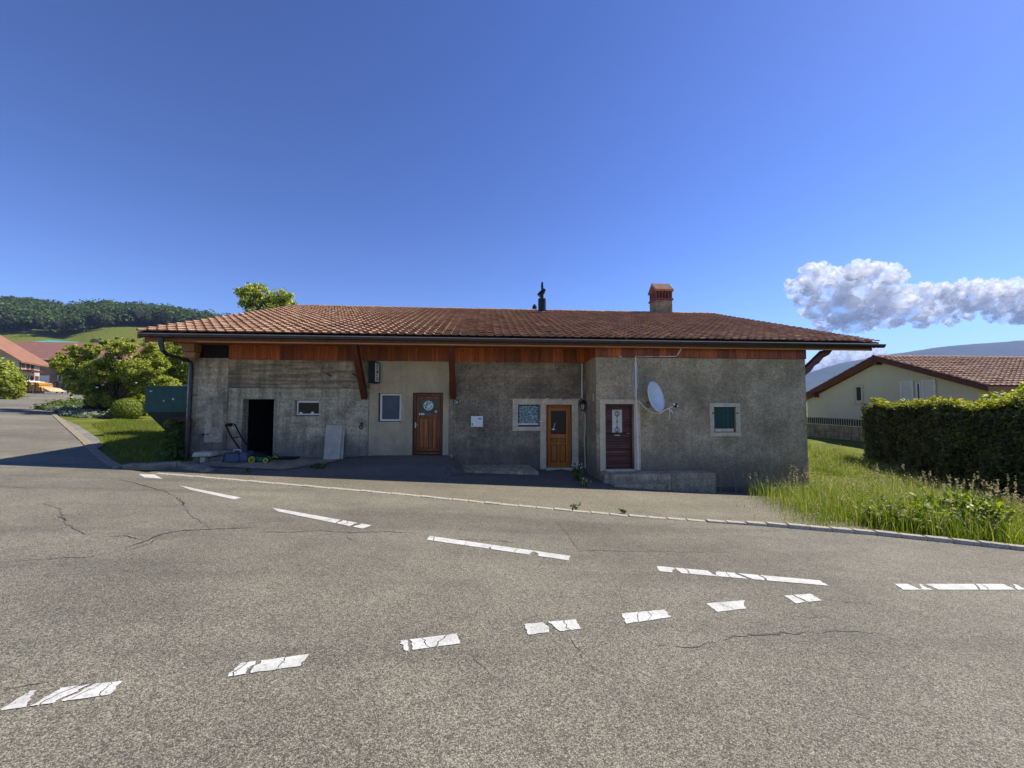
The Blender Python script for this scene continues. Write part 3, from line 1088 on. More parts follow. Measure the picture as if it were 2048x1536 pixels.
x = -7.8
while x < XM - .05:
    w = random.uniform(.2, .42)
    x1 = min(x + w, XM - .004)
    plank(x + .003, x1 - .003, WY - .05 - random.uniform(0, .006), WY - .025, WT + random.uniform(-.012, .008), 3.32)
    x = x1
build('plank_backing', MB().box(-8.6, XM, WY + .0, WY + .05, WT, 3.42), M['dark_in'], house)
y = GY + .01
while y < WY - .06:
    y1 = min(y + random.uniform(.22, .34), WY - .055)
    plank(XM - .03, XM - .006, y + .003, y1 - .003, 2.93 - .04 * (y - GY), 3.32)
    y = y1
x = XM - .03
while x < XR - .02:
    w = random.uniform(.2, .42)
    x1 = min(x + w, XR + .02)
    plank(x + .003, x1 - .003, GY - .035 - random.uniform(0, .006), GY - .004, 2.93 + random.uniform(-.01, .008), 3.34)
    x = x1
RL, RR_ = -9.22, 11.93
build('fascia', MB().box(-7.75, RR_ - .25, EY + .02, EY + .055, 3.175, 3.215), M['fascia'], house, bevel=.004)
build('fascia_board', MB().box(RL + .1, RR_ - .12, EY + .06, EY + .10, 3.18, 3.40), M['timber'], house)
# horizontal soffit boards behind the fascia
build('soffit', MB().box(RL + .1, RR_ - .12, EY + .1, GY + .02, 3.30, 3.32).box(RL + .1, XM, GY + .02, WY, 3.30, 3.32), M['timber'], house)
# braces
for (xa, za, zb) in ((-3.74, 1.70, 3.2), (-1.0, 1.72, 3.2)):
    build('brace', MB().beam((xa, WY - .02, za), (xa, WY - 1.12, zb + .1), .19, .17, (1, 0, 0)), M['brace'], house, bevel=.01)
build('brace', MB().prism([(XR + .0, GY + .2, 2.22), (XR + .13, GY + .2, 2.30), (XR + .2, GY + .2, 2.46), (XR + .36, GY + .2, 2.56), (XR + .5, GY + .2, 2.74), (XR + .64, GY + .2, 2.82), (XR + .8, GY + .2, 3.0), (XR + 1.0, GY + .2, 3.10), (XR + 1.12, GY + .2, 3.24), (XR + .82, GY + .2, 3.24), (XR + .0, GY + .2, 2.5)], (0, .16, 0)), M['door_c'], house, bevel=.01)
for xx, ww in ((RR_ - .45, .25), (XR + .9, .2)):
    pass

# roof deck, tiles
roof = build('roof', MB().prism([(RL, EY, EZ), (RL, RY, RZ), (RL, YB + 1.1, under(YB + 1.1) + .06), (RL, YB + 1.1, under(YB + 1.1) - .04), (RL, RY, RZ - .1), (RL, EY, EZ - .1)], (RR_ - RL, 0, 0)), M['timber'], house)


def tile_mesh(w, L, th=.022, roll=.03):
    """Interlocking clay tile: shallow pan, rounded roll on one side, thick front lip."""
    prof = [(0, 0), (.06 * w, roll), (.16 * w, roll), (.24 * w, .004), (.6 * w, 0), (.96 * w, .006), (.995 * w, .012)]
    m = MB()
    n = len(prof)
    for yy, zz in ((0, .055), (L, .0)):
        for (x_, z_) in prof:
            m.v.append((x_, yy, z_ + zz + th))
    for (x_, z_) in prof:
        m.v.append((x_, .004, z_ + .042))
    for i in range(n - 1):
        m.f.append((i, i + 1, n + i + 1, n + i))
        m.f.append((2 * n + i, 2 * n + i + 1, i + 1, i))
    m.f.append((0, n, 2 * n))
    m.f.append((n - 1, 3 * n - 1, 2 * n - 1))
    return m


def tile_field(parent, X0, X1, y0, z0, slope, w, exposure, nrows, mat, single_rows, single_cols=None, sign=1, first=0):
    """Rows of tiles up a slope rising towards +Y (sign 1) or -Y (sign -1)."""
    a = math.atan(slope)
    ncols = int(round((X1 - X0) / w))
    w = (X1 - X0) / ncols
    variants = []
    for k in range(3):
        tm = tile_mesh(w * 1.0, exposure * 1.12, .02 + .004 * k)
        me = bpy.data.meshes.new('tile')
        me.from_pydata(tm.v, [], tm.f)
        me.materials.append(mat)
        variants.append((me, np.array(tm.v), tm.f))
    bulkV, bulkF = [], []
    off = 0
    for r in range(nrows):
        for c in range(ncols):
            if r in first_skip(r, c):
                continue
            me, tv, tf = variants[random.randrange(3)]
            dx = (w * .5 if r % 2 else 0) * 0
            tx = X0 + c * w + dx + random.uniform(-.004, .004)
            s = r * exposure + random.uniform(-.012, .012)
            py, pz = y0 + sign * s * math.cos(a), z0 + s * math.sin(a) + random.uniform(0, .008)
            tilt = random.gauss(0, .012); yaw = random.gauss(0, .008); rl = random.gauss(0, .01)
            Mx = Matrix.Translation((tx, py, pz)) @ Matrix.Rotation(0 if sign > 0 else math.pi, 4, 'Z') @ Matrix.Rotation(a - .03 + tilt, 4, 'X') @ Matrix.Rotation(yaw, 4, 'Z') @ Matrix.Rotation(rl, 4, 'Y')
            if sign < 0:
                Mx = Matrix.Translation((w, 0, 0)) @ Mx
            if r in single_rows and (single_cols is None or c in single_cols):
                o = bpy.data.objects.new('tile', me)
                COL.objects.link(o)
                o.parent = parent
                o.matrix_parent_inverse = Matrix.Translation(-Vector(house_base(parent)))
                o.matrix_basis = Mx
            else:
                A3 = np.array(Mx)
                bulkV.append(tv @ A3[:3, :3].T + A3[:3, 3])
                bulkF += [[i + off for i in f] for f in tf]
                off += len(tv)
    if bulkV:
        me = bpy.data.meshes.new('tile_field')
        me.from_pydata(np.concatenate(bulkV).tolist(), [], bulkF)
        me.materials.append(mat)
        o = bpy.data.objects.new('tile_field', me)
        link(o, parent)
        o.matrix_parent_inverse = Matrix.Translation(-Vector(house_base(parent)))
        o['kind'] = 'stuff'


def first_skip(r, c):
    return ()


BASES = {}


def house_base(o):
    b = Vector((0, 0, 0))
    p = o
    while p is not None:
        if p.parent is None:
            b = Vector(p.location) if p.type == 'EMPTY' else Vector((0, 0, 0))
        p = p.parent
    # a part keeps the world origin through its parent inverse
    return (0, 0, 0) if o.parent is not None else b


slopeL = math.hypot(RY - EY, RZ - EZ)
EXPO = .335
NROW = int((slopeL + .02) / EXPO)
EXPO = (slopeL - .05) / NROW
tile_field(roof, RL, RR_, EY - .06, EZ + .005, SL, .25, EXPO, NROW, M['tile'], {0, 1, 2})
tile_field(roof, RL, RR_, 2 * RY - EY + .06, EZ + .005, SL, .3, EXPO, NROW, M['tile'], set(), sign=-1)
# ridge tiles
x = RL
k = 0
rid = MB()
segs = 8
for a in range(segs + 1):
    t = math.pi * a / segs
    for xx, rr in ((0, .125), (.42, .11)):
        rid.v.append((xx, rr * math.cos(t), rr * .8 * math.sin(t) - .01))
for a in range(segs):
    rid.f.append((2 * a, 2 * a + 1, 2 * a + 3, 2 * a + 2))
for a in range(segs + 1):
    t = math.pi * a / segs
    rid.v.append((0, .105 * math.cos(t), .105 * .8 * math.sin(t) - .01))
for a in range(segs):
    b_ = 2 * (segs + 1)
    rid.f.append((2 * a, 2 * a + 2, b_ + a + 1, b_ + a))
rme = bpy.data.meshes.new('ridge_tile')
rme.from_pydata(rid.v, [], rid.f)
rme.materials.append(M['tile'])
while x < RR_ - .1:
    o = bpy.data.objects.new('ridge_tile', rme)
    COL.objects.link(o)
    o.parent = roof
    o.location = (x, RY, RZ + .035 + random.uniform(-.008, .008) + .0)
    o.rotation_euler = (0, random.uniform(-.012, .012), random.uniform(-.01, .01))
    x += .385
# verge boards on the gables
for X in (RL - .02, RR_ - .02):
    m = MB()
    m.prism([(X, EY - .02, EZ + .03), (X, RY, RZ + .03), (X, RY, RZ - .15), (X, EY - .02, EZ - .15)], (.04, 0, 0))
    build('verge_board', m, M['timber'], roof)

# gutter and downpipe
GZ0, GR = 3.365, .078
m = MB()
n = 10
GX0, GX1 = -9.1, 12.02
for X, dz in ((GX0, .0), (GX1, -.02)):
    for k in range(n + 1):
        t = math.pi + math.pi * k / n
        m.v.append((X, EY - .09 + GR * math.cos(t), GZ0 + dz + GR * 1.25 * math.sin(t)))
for k in range(n):
    m.f.append((k, k + 1, n + 2 + k, n + 1 + k))
m.f.append(tuple(range(n + 1)))
m.f.append(tuple(range(2 * n + 1, n, -1)))
gutter = build('gutter', m, M['gutter'], house, smooth=True)
build('gutter_rim', MB().tube([(GX0, EY - .09 - GR, GZ0), (GX1, EY - .09 - GR, GZ0 - .02)], .011, 8), M['gutter_rim'], gutter)
m = MB()
for k in range(28):
    X = GX0 + .3 + k * .76
    pts = [(X, EY - .09 + (GR + .005) * math.cos(t), GZ0 - .02 * (X - GX0) / 21 + (GR + .005) * 1.25 * math.sin(t)) for t in np.linspace(math.pi, 2 * math.pi, 7)]
    m.tube(pts, .007, 5)
build('gutter_hooks', m, M['gutter'], gutter)
pts = [A(322, 676, EY - .09), A(322, 688, EY - .09), A(325, 700, EY - .07), A(334, 709, EY + .12), A(352, 714, EY + .7), A(372, 719, WY - .24), A(381, 724, WY - .12), A(383, 735, WY - .12), A(378, 840, WY - .12)]
dp = build('downpipe', MB().tube(pts, [.075, .062, .052, .052, .052, .052, .052, .05, .05], 12), M['gutter'], house, smooth=True)
pb = A(378, 840, WY - .12)
build('downpipe_boot', MB().tube([pb + Vector((0, 0, .02)), A(372, 922, WY - .13)], .06, 12), M['pipe_brown'], dp, smooth=True)
build('pipe_clip', MB().tube([pb + Vector((0, 0, .03)), pb + Vector((0, 0, -.01))], .068, 12).beam(A(381, 790, WY - .12), A(396, 790, WY - .05), .02, .03), M['gutter'], dp)


# ---- windows and doors
def frame_rect(m, x0, x1, z0, z1, y0, y1, w):
    m.box(x0, x0 + w, y0, y1, z0, z1).box(x1 - w, x1, y0, y1, z0, z1)
    m.box(x0 + w, x1 - w, y0, y1, z1 - w, z1).box(x0 + w, x1 - w, y0, y1, z0, z0 + w)
    return m


# small hopper window in the concrete wall
w1 = build('window', frame_rect(MB(), -5.83, -5.12, 1.16, 1.62, WY + .10, WY + .15, .045), M['white'], house, bevel=.004)
build('pane', MB().box(-5.79, -5.16, WY + .125, WY + .13, 1.2, 1.58), M['pane_dark'], w1)
build('roller_blind', MB().box(-5.80, -5.15, WY + .085, WY + .11, 1.545, 1.615), M['white'], w1, bevel=.006)
build('clutter', MB().box(-5.75, -5.66, WY + .11, WY + .123, 1.205, 1.25).box(-5.40, -5.32, WY + .11, WY + .123, 1.205, 1.26), M['white'], w1)
build('window_ledge', MB().box(-5.9, -5.06, WY - .02, WY + .1, 1.07, 1.135), M['concrete'], house, bevel=.01)
# window in the beige wall
w2 = build('window', frame_rect(MB(), -3.29, -2.63, .97, 1.84, WY + .07, WY + .13, .06), M['white'], house, bevel=.005)
build('pane', MB().box(-3.24, -2.68, WY + .10, WY + .106, 1.02, 1.79), M['pane_blue'], w2)
build('sill', MB().box(-3.36, -2.6, WY - .07, WY + .06, .90, .955), M['panel_wall'], w2, bevel=.006)
# oak door with the round sticker
x0, x1, z0, z1, dy = -2.25, -1.34, -.08, 1.85, WY + .10
d1 = build('door', frame_rect(MB(), x0, x1, z0, z1, dy, dy + .07, .075), M['door_a'], house, bevel=.006)
d1['label'] = 'dark oak door with a round white sticker on its glass'
i0, i1 = x0 + .085, x1 - .085
build('rail', MB().box(i0, i1, dy + .015, dy + .06, 1.66, z1 - .09).box(i0, i1, dy + .015, dy + .06, 1.06, 1.20).box(i0, i1, dy + .015, dy + .06, z0 + .09, .15).box(i0, i0 + .1, dy + .015, dy + .06, 1.2, 1.66).box(i1 - .1, i1, dy + .015, dy + .06, 1.2, 1.66).box(i0, i0 + .09, dy + .015, dy + .06, .15, 1.06).box(i1 - .09, i1, dy + .015, dy + .06, .15, 1.06), M['door_a'], d1, bevel=.006)
build('pane', MB().box(i0 + .1, i1 - .1, dy + .035, dy + .04, 1.2, 1.66), glass('green_pane', (.02, .05, .048), .15, .5), d1)
nsl = 4
ww = (i1 - .09 - (i0 + .09)) / nsl
for k in range(nsl):
    xx = i0 + .09 + k * ww
    build('plank', MB().hexa([(xx + .006, dy + .035, .15), (xx + ww - .006, dy + .035, .15), (xx + ww - .006, dy + .06, .15), (xx + .006, dy + .06, .15), (xx + .006, dy + .035, 1.06), (xx + ww - .006, dy + .035, 1.06), (xx + ww - .006, dy + .06, 1.06), (xx + .006, dy + .06, 1.06)]).box(xx + ww * .35, xx + ww * .65, dy + .024, dy + .036, .16, 1.05), M['door_a'], d1, bevel=.006)
build('weatherboard', MB().box(i0, i1, dy - .01, dy + .02, .02, .08), M['door_a'], d1, bevel=.008)
stc = A(854, 811, dy)
sx, sz = -1.80, 1.46
st = build('sticker', MB().disc((sx, dy + .031, sz), .155, (0, 1, 0), .004, 32), simple('sticker_white', (.72, .76, .62), .5, 0, .06, 6), d1)
mk = MB()
rs = random.Random(5)
for k in range(20):
    an, rr = rs.uniform(0, 6.28), .125 * math.sqrt(rs.random())
    cx, cz = sx + rr * math.cos(an), sz + rr * math.sin(an)
    pts = []
    q = rs.uniform(.014, .034)
    for t in range(7):
        a2 = 6.28 * t / 7
        pts.append((cx + q * rs.uniform(.5, 1.2) * math.cos(a2), dy + .0282, cz + q * rs.uniform(.4, 1.1) * math.sin(a2)))
    mk.quad(*pts)
raw('sticker_print', mk, simple('print_black', (.03, .05, .04), .6), st)
st2 = build('label', MB().box(-2.09, -1.92, dy + .008, dy + .014, 1.165, 1.225), M['white_plastic'], d1)
build('label_print', MB().box(-2.065, -2.035, dy + .006, dy + .0085, 1.18, 1.21).box(-2.01, -1.94, dy + .006, dy + .0085, 1.195, 1.203), M['black'], st2)
st3 = build('sticker', MB().disc((-1.56, dy + .03, 1.27), .055, (0, 1, 0), .005, 20), M['black'], d1)
build('sticker_print', MB().disc((-1.56, dy + .027, 1.27), .038, (0, 1, 0), .003, 16), M['white_plastic'], st3)
build('sticker_dot', MB().disc((-1.56, dy + .0245, 1.27), .013, (0, 1, 0), .003, 10), M['black'], st3)
build('label', MB().box(-1.88, -1.70, dy + .008, dy + .014, 1.175, 1.215), simple('grey_label', (.16, .16, .15), .5), d1)
build('handle', MB().tube([(-2.19, dy + .0, .86), (-2.19, dy - .05, .86), (-2.09, dy - .055, .86)], .011, 8).box(-2.21, -2.17, dy - .004, dy + .002, .76, .93), M['steel'], d1)
build('knob', MB().ball((-1.86, dy + .02, .86), .026), M['steel'], d1)
# stone surround of the small window and the pine door
sur = thing  # noqa
def stoneblk(*b):
    return build('surround_stone', MB().box(*b), M['stone'], house, bevel=.008)
for b in ((.88, 1.80, WY - .03, WY + .12, 1.503, 1.65), (1.806, 3.01, WY - .03, WY + .12, 1.503, 1.65), (.88, 1.057, WY - .028, WY + .12, 1.22, 1.50), (.88, 1.057, WY - .03, WY + .12, .80, 1.216),
          (.88, 1.765, WY - .032, WY + .12, .66, .796), (1.77, 1.957, WY - .028, WY + .12, 1.24, 1.50), (1.77, 1.957, WY - .032, WY + .12, -.56, 1.236), (2.803, 3.01, WY - .028, WY + .12, 1.24, 1.50), (2.803, 3.01, WY - .03, WY + .12, -.56, 1.236)):
    stoneblk(*b)
m = MB()
rs = random.Random(9)
xx = .84
while xx < 3.04:
    w = rs.uniform(.05, .14)
    m.box(xx, xx + w, WY - .012 - rs.uniform(0, .01), WY + .01, 1.651, 1.66 + rs.uniform(.01, .05))
    xx += w
build('mortar_edge', m, M['stone'], house, bevel=.008)
w3 = build('window', frame_rect(MB(), 1.06, 1.765, .80, 1.5, WY + .06, WY + .11, .035), M['pane_dark'], house)
build('pane', MB().box(1.09, 1.735, WY + .075, WY + .082, .86, 1.48), M['pane_pat'], w3)
build('bottom_rail', MB().box(1.06, 1.72, WY + .03, WY + .075, .845, .90), M['white'], w3, bevel=.006)
build('latch', MB().box(1.74, 1.86, WY - .05, WY - .03, .955, .985), M['white'], w3)
x0, x1, z0, z1, dy = 1.97, 2.79, -.55, 1.48, WY + .10
d2 = build('door', frame_rect(MB(), x0, x1, z0 + .03, z1, dy, dy + .06, .06), M['door_b'], house, bevel=.006)
d2['label'] = 'bright orange pine door with a dark glass upper half'
i0, i1 = x0 + .07, x1 - .07
mm = MB()
dy -= .03
mm.box(i0, i0 + .09, dy + .01, dy + .05, z0 + .04, z1 - .07).box(i1 - .09, i1, dy + .01, dy + .05, z0 + .04, z1 - .07)
mm.box(i0 + .09, i1 - .09, dy + .01, dy + .05, z1 - .18, z1 - .07).box(i0 + .09, i1 - .09, dy + .01, dy + .05, .42, .55).box(i0 + .09, i1 - .09, dy + .01, dy + .05, .22, .29).box(i0 + .09, i1 - .09, dy + .01, dy + .05, z0 + .04, z0 + .2)
cxm = (i0 + i1) / 2
mm.box(cxm - .035, cxm + .035, dy + .011, dy + .049, z0 + .2, .42)
build('stile', mm, M['door_b'], d2, bevel=.006)
dy += .03
build('pane', MB().box(i0 + .09, i1 - .09, dy + .042, dy + .048, .55, z1 - .18), M['pane_dark'], d2)
for a, b in ((i0 + .09, cxm - .035), (cxm + .035, i1 - .09)):
    build('panel', MB().box(a + .002, b - .002, dy + .045, dy + .055, .29, .42).box(a + .028, b - .028, dy + .0, dy + .046, .318, .392), M['door_b'], d2, bevel=.008)
    build('panel', MB().box(a + .002, b - .002, dy + .045, dy + .055, z0 + .2, .22).box(a + .032, b - .032, dy + .0, dy + .046, z0 + .24, .18), M['door_b'], d2, bevel=.008)
build('threshold', MB().box(x0 - .01, x1 + .01, WY - .06, dy + .02, z0 - .06, z0 + .035), M['stone'], d2, bevel=.006)
build('handle', MB().tube([(i0 + .04, dy + .01, .40), (i0 + .04, dy - .05, .40), (i0 + .14, dy - .05, .40)], .01, 8), M['black_metal'], d2)
build('shoe_reflection_shape', MB().ball((cxm - .16, dy + .02, .70), .05, sc=(1.2, .15, .6)).tube([(cxm - .16, dy + .022, .72), (cxm - .10, dy + .022, .9)], .008, 6), M['white_plastic'], d2).name = 'reflection_shape'  # white shape stands in for a reflection in the door glass
# wing door
for b in ((3.37, 3.537, GY - .03, GY + .1, -.42, 1.527), (4.403, 4.59, GY - .03, GY + .1, -.42, 1.527), (3.37, 4.59, GY - .034, GY + .1, 1.53, 1.67)):
    stoneblk(*b)
x0, x1, z0, z1, dy = 3.55, 4.39, -.38, 1.52, GY + .13
d3 = build('door', frame_rect(MB(), x0, x1, z0, z1, dy, dy + .06, .05), M['door_c'], house, bevel=.004)
d3['label'] = 'weathered dark slatted door with an iron scroll panel'
zz = z0 + .05
while zz < z1 - .06:
    h = .068
    y_ = dy + .02 + random.uniform(-.006, .006)
    if .66 < zz + h / 2 < 1.36:
        build('slat', MB().box(x0 + .05, 3.80, y_, y_ + .03, zz, min(zz + h - .008, z1 - .05)).box(4.10, x1 - .05, y_, y_ + .03, zz, min(zz + h - .008, z1 - .05)), M['door_c'], d3, bevel=.006)
    else:
        build('slat', MB().box(x0 + .05, x1 - .05, y_, y_ + .03, zz, min(zz + h - .008, z1 - .05)), M['door_c'], d3, bevel=.006)
    zz += h
gp = build('pane', MB().box(3.80, 4.10, dy + .03, dy + .036, .64, 1.36), glass('pale_pane', (.72, .70, .58), .45, .3), d3)
sc_ = MB()
for sgn in (-1, 1):
    for zc, fl in ((1.17, 1), (.83, -1)):
        pts = []
        for t in np.linspace(0, 1, 16):
            a2 = t * 4.2
            rr = .075 * (1 - .55 * t)
            pts.append((3.945 + sgn * (.012 + rr * math.sin(a2) * .9), dy + .018, zc + fl * (.10 - .17 * t * .6 + rr * .5 * math.cos(a2))))
        sc_.tube(pts, .0085, 5)
sc_.tube([(3.945, dy + .018, .66), (3.945, dy + .018, 1.34)], .006, 5).ball((3.945, dy + .018, 1.0), .022)
build('scrollwork', sc_, M['black_metal'], d3)
build('letter_slot', MB().box(3.86, 4.03, dy + .005, dy + .02, .585, .615), M['steel'], d3, bevel=.004)
build('handle', MB().tube([(4.31, dy + .03, .66), (4.31, dy - .04, .66), (4.21, dy - .045, .66)], .011, 8), M['steel'], d3)
build('threshold', MB().box(3.54, 4.4, GY - .03, dy, -.44, -.385), M['stone'], d3, bevel=.005)
# shuttered window
for b in ((6.73, 6.866, GY - .03, GY + .1, .69, 1.447), (7.553, 7.69, GY - .03, GY + .1, .69, 1.447), (6.73, 7.69, GY - .034, GY + .1, 1.45, 1.57), (6.71, 7.70, GY - .045, GY + .1, .57, .687)):
    stoneblk(*b)
sh = build('shutter', MB().box(6.875, 7.545, GY + .07, GY + .1, .71, 1.44), M['green_shutter'], house)
for k in range(5):
    xx = 6.88 + k * .133
    build('plank', MB().box(xx, xx + .127, GY + .055, GY + .072, .712, 1.438), M['green_shutter'], sh, bevel=.004)
build('strap', MB().box(6.84, 7.58, GY + .035, GY + .055, 1.255, 1.285).ball((6.83, GY - .02, 1.265), .03).ball((7.59, GY - .02, 1.265), .03), M['green_shutter'], sh)
build('sill_board', MB().box(6.90, 7.49, GY + .0, GY + .05, .705, .80), M['stone'], sh, bevel=.008)

# chimney and flues (parts of the house)
CY = 18.9
cx0, cx1 = A(1312, 627, CY).x, A(1345, 627, CY).x
cyb = CY + .75
zb = A(1325, 600, CY).z
ch = build('chimney', MB().box(cx0, cx1, CY, cyb, 5.6, zb), M['dark_wall'], house, bevel=.01)
brick = simple('chimney_brick', (.2, .062, .045), .8, 0, .25, 12, .3)
build('band', MB().box(cx0 - .05, cx1 + .05, CY - .05, cyb + .05, zb, zb + .10), brick, ch, bevel=.012)
zt = zb + .10
m = MB()
for k in range(6):
    xx = cx0 + k * (cx1 - cx0 - .08) / 5
    for yy in (CY, cyb - .08):
        m.box(xx, xx + .08, yy, yy + .08, zt, zt + .34)
for k in range(1, 4):
    yy = CY + k * (cyb - CY - .08) / 4
    for xx in (cx0, cx1 - .08):
        m.box(xx, xx + .08, yy, yy + .08, zt, zt + .34)
build('vent_posts', m, brick, ch)
build('flue_core', MB().box(cx0 + .18, cx1 - .18, CY + .18, cyb - .18, zt - .02, zt + .3), M['dark_in'], ch)
build('band', MB().box(cx0 - .04, cx1 + .04, CY - .04, cyb + .04, zt + .34, zt + .44), brick, ch, bevel=.01)
zr = zt + .44
ymid = (CY + cyb) / 2
m = MB()
m.prism([(cx0 - .02, CY - .02, zr), (cx0 - .02, cyb + .02, zr), (cx0 - .02, ymid, zr + .32)], (cx1 - cx0 + .04, 0, 0))
build('cap', m, brick, ch)
nrib = 8
for k in range(nrib):
    xx = cx0 - .06 + k * (cx1 - cx0 + .12) / nrib
    wv = (cx1 - cx0 + .12) / nrib
    m = MB()
    for s_ in (-1, 1):
        ye = CY - .10 if s_ < 0 else cyb + .10
        pts = [Vector((xx + wv * .5, ye, zr - .04)), Vector((xx + wv * .5, ymid, zr + .36))]
        m.tube(pts, wv * .5, 8)
    build('tile', m, M['tile'], ch, smooth=True)
build('ridge_cap', MB().tube([(cx0 - .05, ymid, zr + .37), (cx1 + .05, ymid, zr + .37)], .06, 8), M['tile'], ch, smooth=True)

FYY = 17.75
fx = A(1084, 620, FYY).x
fb = EZ + SL * (FYY - EY)
ft = A(1084, 597, FYY).z
fl = build('flue_pipe', MB().tube([(fx, FYY, fb - .2), (fx, FYY, ft - .03), (fx, FYY, ft)], [.185, .185, .15], 16), M['black_metal'], house, smooth=True)
build('flashing', MB().box(fx - .38, fx + .38, FYY - .35, FYY + .35, fb + .02, fb + .05).tube([(fx, FYY, fb), (fx, FYY, fb + .1)], [.32, .2], 14), simple('lead_flashing', (.25, .22, .2), .6, .3), fl)
cw = MB()
cw.tube([(fx, FYY, ft), (fx, FYY, ft + .14)], .08, 10)
cw.tube([(fx - .13, FYY, ft + .12), (fx + .02, FYY, ft + .30), (fx + .13, FYY, ft + .44)], [.13, .12, .07], 10)
cw.prism([(fx - .02, FYY - .01, ft + .30), (fx + .07, FYY - .01, ft + .42), (fx + .05, FYY - .01, ft + .78), (fx - .02, FYY - .01, ft + .80), (fx - .05, FYY - .01, ft + .6)], (0, .03, 0))
build('cowl', cw, M['black_metal'], fl, smooth=True)
fx2 = A(1069, 615, 19.7).x
build('flue_pipe', MB().tube([(fx2, 19.7, 5.9), (fx2, 19.7, A(1069, 612, 19.7).z)], .115, 12).tube([(fx2, 19.7, A(1069, 612, 19.7).z), (fx2, 19.7, A(1069, 609, 19.7).z)], .06, 10), M['black_metal'], house, smooth=True)

# steps, slab, ramp wall
st_ = build('door_step', MB().box(3.34, 5.25, 10.62, GY + .01, -1.25, -.435), M['step'], house, bevel=.025)
build('door_step', MB().box(3.44, 4.85, 10.12, 10.617, -1.3, -.61), M['step'], house, bevel=.03)
build('landing', MB().box(5.26, 6.6, 10.66, GY + .01, -1.4, -.43), M['step'], house, bevel=.03)
build('slab', MB().hexa([(-1.0, 11.55, -.9), (1.62, 11.55, -.9), (1.62, 12.3, -.9), (-1.0, 12.3, -.9), (-1.0, 11.55, -.455), (1.62, 11.55, -.49), (1.40, 12.3, -.41), (-1.0, 12.3, -.39)]), M['step'], house, bevel=.015)
build('ramp_wall', MB().hexa([(-1.13, 11.35, -.9), (-1.0, 11.35, -.9), (-1.0, 12.26, -.9), (-1.13, 12.26, -.9), (-1.13, 11.35, -.42), (-1.0, 11.35, -.44), (-1.0, 12.26, -.06), (-1.13, 12.26, -.06)]), M['step'], house, bevel=.015)
build('plinth', MB().box(6.62, XR + .03, GY - .08, GY + .01, -1.5, -.93), M['dark_wall'], house, bevel=.02)

# cable conduits on the wing
cable = MB()
cable.tube([A(1238, 713, GY - .02), A(1352, 713, GY - .02), A(1358, 705, GY - .04), A(1364, 694, GY - .06)], .02, 8)
cable.tube([A(1271, 714, GY - .025), A(1273, 800, GY - .04)], .022, 8)
cable.tube([A(1273, 800, GY - .045), A(1276.5, 940, GY - .05)], .03, 8)
cond = build('cable_conduit', cable, M['white_plastic'], house, smooth=True)
m = MB()
for off in ((-1, 4), (-5, 6), (5, 7)):
    pts = [A(1271 + off[0] * math.sin(math.pi * t) * 1.0, 718 + 78 * t, GY - .03) for t in np.linspace(0, 1, 9)]
    m.tube(pts, .008, 5)
build('loose_cable', m, M['white_plastic'], cond)
build('cable_conduit', MB().tube([A(1164, 727, WY - .03), A(1164, 797, WY - .03)], .02, 8), M['white_plastic'], house, smooth=True)
build('wall_pipe', MB().tube([A(1170, 826, WY - .03), A(1171, 850, WY - .03), A(1169, 880, WY - .04), A(1171, 936, WY - .03)], .028, 8), M['stone'], house, smooth=True)
build('junction_box', MB().box(3.235, 3.262, 11.3, 11.42, 1.62, 1.85), M['stone'], house, bevel=.008)

# stone bench blocks at the left corner
bl = thing('stone_block', 'rough stone trough block with a slab on top at the house corner', 'stone block', (-8.0, 11.7, -.2))
build('slab', MB().hexa([(-8.28, 11.55, .0), (-7.72, 11.5, .02), (-7.68, 11.95, .02), (-8.25, 12.0, .0), (-8.25, 11.58, .135), (-7.76, 11.53, .13), (-7.72, 11.92, .125), (-8.22, 11.96, .13)]), M['stone'], bl, bevel=.03)
build('leg', MB().box(-8.05, -7.92, 11.56, 11.72, -.5, .0), M['stone'], bl, bevel=.02)
build('body', MB().hexa([(-8.5, 11.6, -.6), (-7.3, 11.68, -.6), (-7.3, 12.2, -.6), (-8.6, 12.2, -.6), (-8.35, 11.72, -.03), (-7.32, 11.72, .0), (-7.32, 12.2, .0), (-8.35, 12.2, .0)]), M['kerb_dark'], bl, bevel=.05)
build('back_slab', MB().box(-7.98, -7.36, 11.8, 12.2, .0, .14), M['kerb_dark'], bl, bevel=.02)

# ------------------------------------------------------------------ things on and by the wall
hn = thing('house_number', 'small dark plate with the white number 26 under the brace', 'house number', A(912, 804, WY))
p = A(912, 804, WY - .03)
build('plate', MB().box(p.x - .085, p.x + .085, WY - .02, WY - .001, p.z - .075, p.z + .075), M['black'], hn, bevel=.004)
tcu = bpy.data.curves.new('digits', 'FONT')
tcu.body = '26'
tcu.size = .15
tcu.extrude = .002
tcu.align_x = 'CENTER'; tcu.align_y = 'CENTER'
tcu.materials.append(M['white_plastic'])
tmp_ = bpy.data.objects.new('digits_curve', tcu)
COL.objects.link(tmp_)
bpy.context.view_layer.update()
tme = bpy.data.meshes.new_from_object(tmp_)
bpy.data.objects.remove(tmp_)
to = bpy.data.objects.new('digits', tme)
link(to, hn)
to.location = (p.x, WY - .0225, p.z)
to.rotation_euler = (math.pi / 2, 0, 0)

